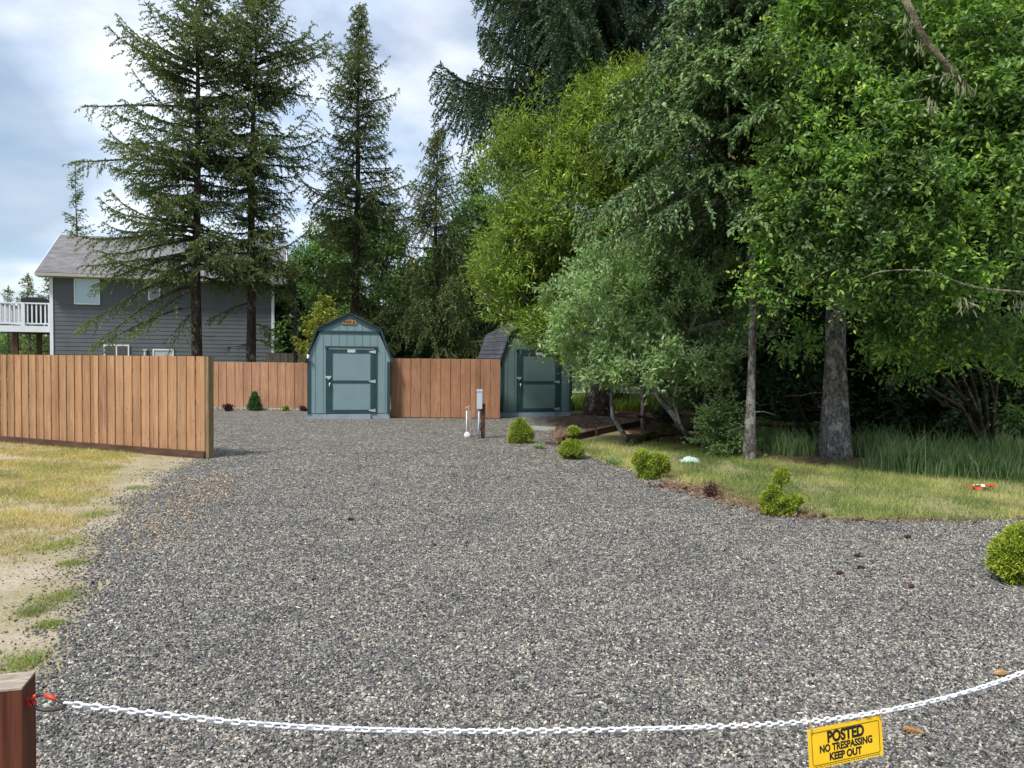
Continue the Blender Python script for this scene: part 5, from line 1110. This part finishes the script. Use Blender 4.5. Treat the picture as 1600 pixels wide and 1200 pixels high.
xw = [([P(1400, -30, 8.3), P(1425, 20, 8.25), P(1445, 62, 8.2), P(1480, 105, 8.2), P(1512, 138, 8.3)], [.055, .050, .046, .042, .036]),
      ([P(1345, 436, 9.6), P(1380, 424, 9.5), P(1450, 424, 9.4), P(1520, 448, 9.3), P(1610, 458, 9.2)], [.005, .008, .011, .014, .018]),
      ([P(1258, 446, 10.2), P(1300, 420, 10.2), P(1380, 402, 10.3)], [.007, .010, .014]), ([P(1350, 380, 9.8), P(1400, 358, 9.8), P(1440, 350, 9.9)], [.006, .010, .012]),
      ([P(1430, 128, 8.2), P(1480, 118, 8.2), P(1505, 122, 8.25)], [.005, .007, .010]), ([P(1378, 168, 8.5), P(1410, 160, 8.4), P(1445, 155, 8.5)], [.005, .007, .008])]
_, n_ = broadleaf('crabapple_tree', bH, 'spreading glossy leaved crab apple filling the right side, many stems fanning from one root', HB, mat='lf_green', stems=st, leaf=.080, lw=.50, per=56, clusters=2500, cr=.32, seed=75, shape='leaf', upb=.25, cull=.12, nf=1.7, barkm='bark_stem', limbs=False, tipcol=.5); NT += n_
B_ = np.array(bH); m_ = MB(); m_.tube([np.array(p) - B_ for p in xw[0][0]], [.044, .040, .037, .033, .028], 8, lump=.12, rng=rs(2)); m_.build('limb', M['moss_limb'], _, True)
for pts_, rd_ in xw[1:]: m_ = MB(); m_.tube([np.array(p) - B_ for p in spline(pts_, 4)], np.interp(np.linspace(0, 1, (len(pts_) - 1) * 4 + 1), np.linspace(0, 1, len(rd_)), rd_), 6); m_.build('bare_twig', M['lichen_twig'], _)
m_ = MB(); r_ = rs(6)
Lp = []
for (x, y, d_) in [(1440, 70, 8.2), (1480, 110, 8.2), (1505, 135, 8.1), (1455, 160, 8.3), (1510, 470, 9.3), (1600, 470, 9.2), (1420, 30, 8.2)]:
    for k in range(26): Lp.append(np.array(P(x + r_.normal(0, 9), y + r_.normal(0, 7), d_)) - B_)
Lp = np.array(Lp); leafquads(m_, Lp, np.tile([0, 0, -1.], (len(Lp), 1)) + r_.normal(0, .35, Lp.shape), r_.normal(size=Lp.shape), r_.uniform(.05, .16, len(Lp)), .02, r_.rand(len(Lp)))
tag(m_.build('hanging_lichen', M['lichen'], _), kind='stuff')
# leaning dark stems between the two spruces
st = [([G(1322, 704), P(1300, 665, 13.6), P(1270, 620, 13.9), P(1245, 560, 14.1), P(1228, 500, 14.3)], [.055, .05, .045, .04, .03]), ([G(1275, 700), P(1262, 665, 14), P(1235, 600, 14.3), P(1205, 540, 14.5)], [.035, .03, .028, .02]), ([G(1268, 705), P(1248, 670, 13.9), P(1228, 610, 14.2)], [.02, .018, .012])]
_, n_ = broadleaf('leaning_tree', G(1322, 704), 'dark bare stemmed tree leaning left between the thin and the thick spruce trunks', [bl(1240, 500, 14.3, 60, 50), bl(1210, 570, 14.2, 45, 45), bl(1270, 430, 14.5, 70, 60)], mat='lf_dark', stems=st, leaf=.08, lw=.5, per=56, clusters=420, cr=.30, seed=76, shape='leaf', barkm='bark_dark'); NT += n_
# trees deeper in the wood on the right: full crowns down to the ground
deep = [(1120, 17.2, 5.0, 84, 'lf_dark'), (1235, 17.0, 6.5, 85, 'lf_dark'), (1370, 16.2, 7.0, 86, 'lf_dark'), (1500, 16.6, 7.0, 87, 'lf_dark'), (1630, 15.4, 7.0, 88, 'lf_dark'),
        (1180, 22, 9.5, 90, 'lf_wood'), (1330, 22, 10, 91, 'lf_wood'), (1480, 21, 10.5, 92, 'lf_wood'), (1640, 20, 10.5, 93, 'lf_wood'), (1050, 30, 9, 94, 'lf_wood')]
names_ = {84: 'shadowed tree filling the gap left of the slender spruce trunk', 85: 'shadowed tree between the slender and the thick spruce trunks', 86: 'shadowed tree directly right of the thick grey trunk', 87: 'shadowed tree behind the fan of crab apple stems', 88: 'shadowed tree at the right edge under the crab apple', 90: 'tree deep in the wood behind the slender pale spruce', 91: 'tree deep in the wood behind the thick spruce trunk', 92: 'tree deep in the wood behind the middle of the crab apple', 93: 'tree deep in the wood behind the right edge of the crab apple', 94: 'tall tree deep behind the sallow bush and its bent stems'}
for px, d, H_, sd_, mt in deep:
    b_ = P(px, 600, d); r_ = rs(sd_); bb = []
    nlay = 5
    for k in range(nlay * 3):
        zc = .5 + (H_ - 1) * (k // 3) / (nlay - 1); bb.append(((b_.x + r_.normal(0, .7), d + r_.normal(0, .5), zc), (1.35, 1.0, 1.1), 1))
    if sd_ == 94: bb = [b for b in bb if b[0][2] > 2.3]
    if sd_ == 84: bb = [b for b in bb if b[0][2] > 1.7]
    s_ = [([(b_.x, d, 0), (b_.x + r_.normal(0, .15), d, H_ * .4), (b_.x + r_.normal(0, .3), d, H_ * .8)], [.10, .08, .04])]
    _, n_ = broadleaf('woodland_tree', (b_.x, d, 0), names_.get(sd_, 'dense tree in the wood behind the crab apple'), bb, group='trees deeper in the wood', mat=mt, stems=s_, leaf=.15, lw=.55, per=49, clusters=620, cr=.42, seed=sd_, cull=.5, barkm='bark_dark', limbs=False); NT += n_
# trees behind the sheds
back = [(455, 37, 440, 55, 'lf_wood', 'dark tree right of the house behind the back fence'), (505, 40, 330, 60, 'lf_wood', 'tree between the tall spruce and the narrow spruce, behind the left shed'), (600, 38, 345, 70, 'lf_wood', 'leafy tree filling the gap right of the narrow spruce'), (655, 36, 470, 60, 'lf_wood', 'low dark tree behind the fence between the sheds'), (735, 37, 320, 60, 'lf_wood', 'tree left of the yellow green willow'), (790, 38, 250, 60, 'lf_wood', 'tall tree behind the left side of the willow'), (860, 40, 300, 80, 'lf_wood', 'tree behind the willow crown'), (415, 44, 400, 50, 'lf_wood', 'tree showing above the house roof between spruce trunks'), (560, 34, 520, 60, 'lf_dark', 'dark undergrowth tree directly behind the left shed'), (720, 33, 520, 55, 'lf_dark', 'dark undergrowth tree above the gate fence'), (630, 33, 525, 50, 'lf_dark', 'dark undergrowth tree right of the left shed'), (945, 34, 230, 90, 'lf_wood', 'tree behind the sallow bush')]
for i, (px, d, pt, rad_, mt, lab) in enumerate(back):
    b_ = P(px, 600, d); top = zz_(pt, px, d); s = d / 1200; r_ = rs(100 + i); bb = []; nlay = max(2, int(top / 1.7))
    for k in range(nlay):
        zc = .9 + (top - 2.0) * k / max(1, nlay - 1); f_ = (1 - .45 * k / nlay)
        for j in range(2): bb.append(((b_.x + r_.normal(0, rad_ * s * .35), d + r_.normal(0, .6), zc), (rad_ * s * .95 * f_, 1.1, 1.15), 1))
    s_ = [([(b_.x, d, 0), (b_.x + r_.normal(0, .2), d, top * .5), (b_.x + r_.normal(0, .3), d, top * .85)], [.14, .10, .04])]
    _, n_ = broadleaf('background_tree', (b_.x, d, 0), lab, bb, group='trees behind the sheds', mat=mt, stems=s_, leaf=.20, lw=.42, per=49, clusters=int(200 + nlay * 110), cr=.55, seed=100 + i, cull=.35, nf=1.2, barkm='bark_spruce', limbs=False); NT += n_
d = 26.5
_, n_ = spruce('golden_conifer', basepx(508, d), zz_(468, 508, d), 'bright golden yellow conifer left of the nearer shed', cat='conifer', r0=.06, crown0=.05, rad=lambda t: 1.35 * (1 - t) ** .7, per=8, spacing=.16, seed=131, mat='lf_gold', hang=.3, sec_sp=.09, sec_len=.35, sprig=.11, sprig_w=.4, dens=.9, up=.35, stubs=False); NT += n_
d = 29; q = MB(); r_ = rs(4)
t_ = empty('thin_tree', basepx(461, d), 0, 'thin brown trunk standing behind the grey fence beside the shed', 'tree'); q.tube([(0, 0, 0), (.03, 0, 2), (-.02, 0, 4.5)], [.10, .085, .05], 8); q.build('trunk', M['bark_spruce'], t_, True)
# one mass of far wood closing the view
r_ = rs(140); far = MB(); Pq = []
def mass(x0, x1, y0, y1, zt_, n):
    x = r_.uniform(x0, x1, n); y = r_.uniform(y0, y1, n); prof = zt_(x) * (.75 + .25 * np.sin(x * .9) + .12 * np.sin(x * 2.7 + 1)); z = r_.uniform(0, 1, n) ** .9 * prof; return np.stack([x, y, z], 1)
Pq.append(mass(-17, 12, 48, 56, lambda x: np.clip(9.3 + .12 * x, 4.5, 11), 90000)); Pq.append(mass(5.5, 34, 26, 34, lambda x: 9 + 0 * x, 60000)); Pq.append(mass(-60, -17, 58, 66, lambda x: 5.2 + 0 * x, 26000))
Pq = np.concatenate(Pq); leafquads(far, Pq, r_.normal(size=Pq.shape), r_.normal(size=Pq.shape) + [0, 0, 1], r_.uniform(.25, .5, len(Pq)), .22, r_.rand(len(Pq)))
tag(far.build('far_woods', M['lf_wood']), 'distant wall of green woodland closing the view', 'woods', None, 'stuff')

# ------------------------------------------------------------------ wood floor details
def log(name, pts, rad_, label, mat='moss', lump=.12, moss=0, cat='log'):
    r = rs(len(label)); p = [np.array(q) for q in pts]; pp = spline(p, 5); rr_ = np.interp(np.linspace(0, 1, len(pp)), np.linspace(0, 1, len(rad_)), rad_)
    m = MB(); m.tube(pp - p[0], rr_, 10, lump=lump, rng=r); o = m.build(name, M[mat], smooth=True, loc=None); o.location = p[0]; tag(o, label, cat); return o
log('mossy_log', [G(986, 693, .07), G(1020, 680, .12), G(1060, 672, .22), G(1100, 662, .34), G(1135, 655, .45)], [.07, .09, .09, .08, .06], 'mossy log lying from the bowed sapling towards the slender spruce')
log('mossy_log', [P(1128, 690, 13.6), P(1133, 670, 13.6), P(1160, 660, 13.7), P(1210, 662, 14), P(1290, 664, 14.3)], [.06, .07, .065, .05, .03], 'mossy bent branch crossing behind the slender spruce trunk')
log('dead_branch', [P(995, 650, 15.6), P(1030, 658, 15.3), P(1060, 675, 15), P(1080, 690, 14.7)], [.03, .035, .035, .03], 'dark dead branch reaching down onto the mossy log', 'bark_dark', .05, cat='branch')
log('dead_branch', [P(1120, 628, 14.5), P(1150, 640, 14.2), P(1190, 655, 14), P(1215, 668, 13.9)], [.012, .016, .016, .02], 'pale straight dead branch slanting behind the slender trunk', 'twig', .05, cat='branch')
r_ = rs(55); q = MB()
o0 = np.array(G(1130, 690))
for k in range(90):
    a_ = np.array(P(r_.uniform(1040, 1560), r_.uniform(570, 690), r_.uniform(14.6, 16.2))); l_ = r_.uniform(.4, 1.6); an = r_.uniform(0, 6.28); b_ = a_ + np.array([math.cos(an) * l_, r_.normal(0, .2), math.sin(an) * l_ * .6])
    b_[2] = max(.05, b_[2]); q.tube(limb(a_, b_, r_, 7, .0, .16) - o0, np.linspace(r_.uniform(.006, .014), .003, 7), 4, cap=False)
o = q.build('dead_brushwood', M['twig']); o.location = o0; tag(o, 'tangle of thin dead twigs under the trees', 'brushwood', None, 'stuff')
o = scatter_stones('leaf_litter', 9000, 18, lambda r, n: (r.uniform(3, 13, n), r.uniform(11.6, 18, n)), .05, .006, M['needles'], lambda x, y: y > 13.6 - (x - 4) * .16, .0, 1, .2)
tag(o, label='brown twigs and litter on the floor of the wood', cat='litter')
# young conifer and ferns
b_ = G(1125, 712); _, n_ = spruce('young_conifer', b_, .95, 'low bushy young conifer left of the slender trunk', cat='conifer', r0=.02, crown0=.04, rad=lambda t: .62 * (1 - t) ** .5, per=6, spacing=.07, seed=151, mat='sp_fresh', sprig=.045, sec_sp=.05, sec_len=.2, hang=.2, stubs=False); NT += n_
for px, py, h_, w_, sd_, lab in [(1040, 668, .7, .5, 161, 'fern like green plant among the bent stems'), (965, 640, .8, .6, 162, 'dark green bush in the shade beside the big dark trunk'), (1420, 690, .6, .5, 163, 'shaded leafy plant behind the tall grass'), (1600, 700, .9, .6, 164, 'leafy plant in shade at the right edge'), (915, 640, .5, .4, 165, 'bright green grassy clump right of the right shed'), (1340, 680, .5, .5, 166, 'low leafy plant behind the thick trunk')]:
    g = G(px, py) if py > 620 else Vector(basepx(px, 20)); twiggy('undergrowth_plant', g, lab, h_, w_, 'lf_dark' if sd_ != 165 else 'lf_gold', 110, .09, sd_)
# sedge tufts seen in the verge
print('sprays', NT)
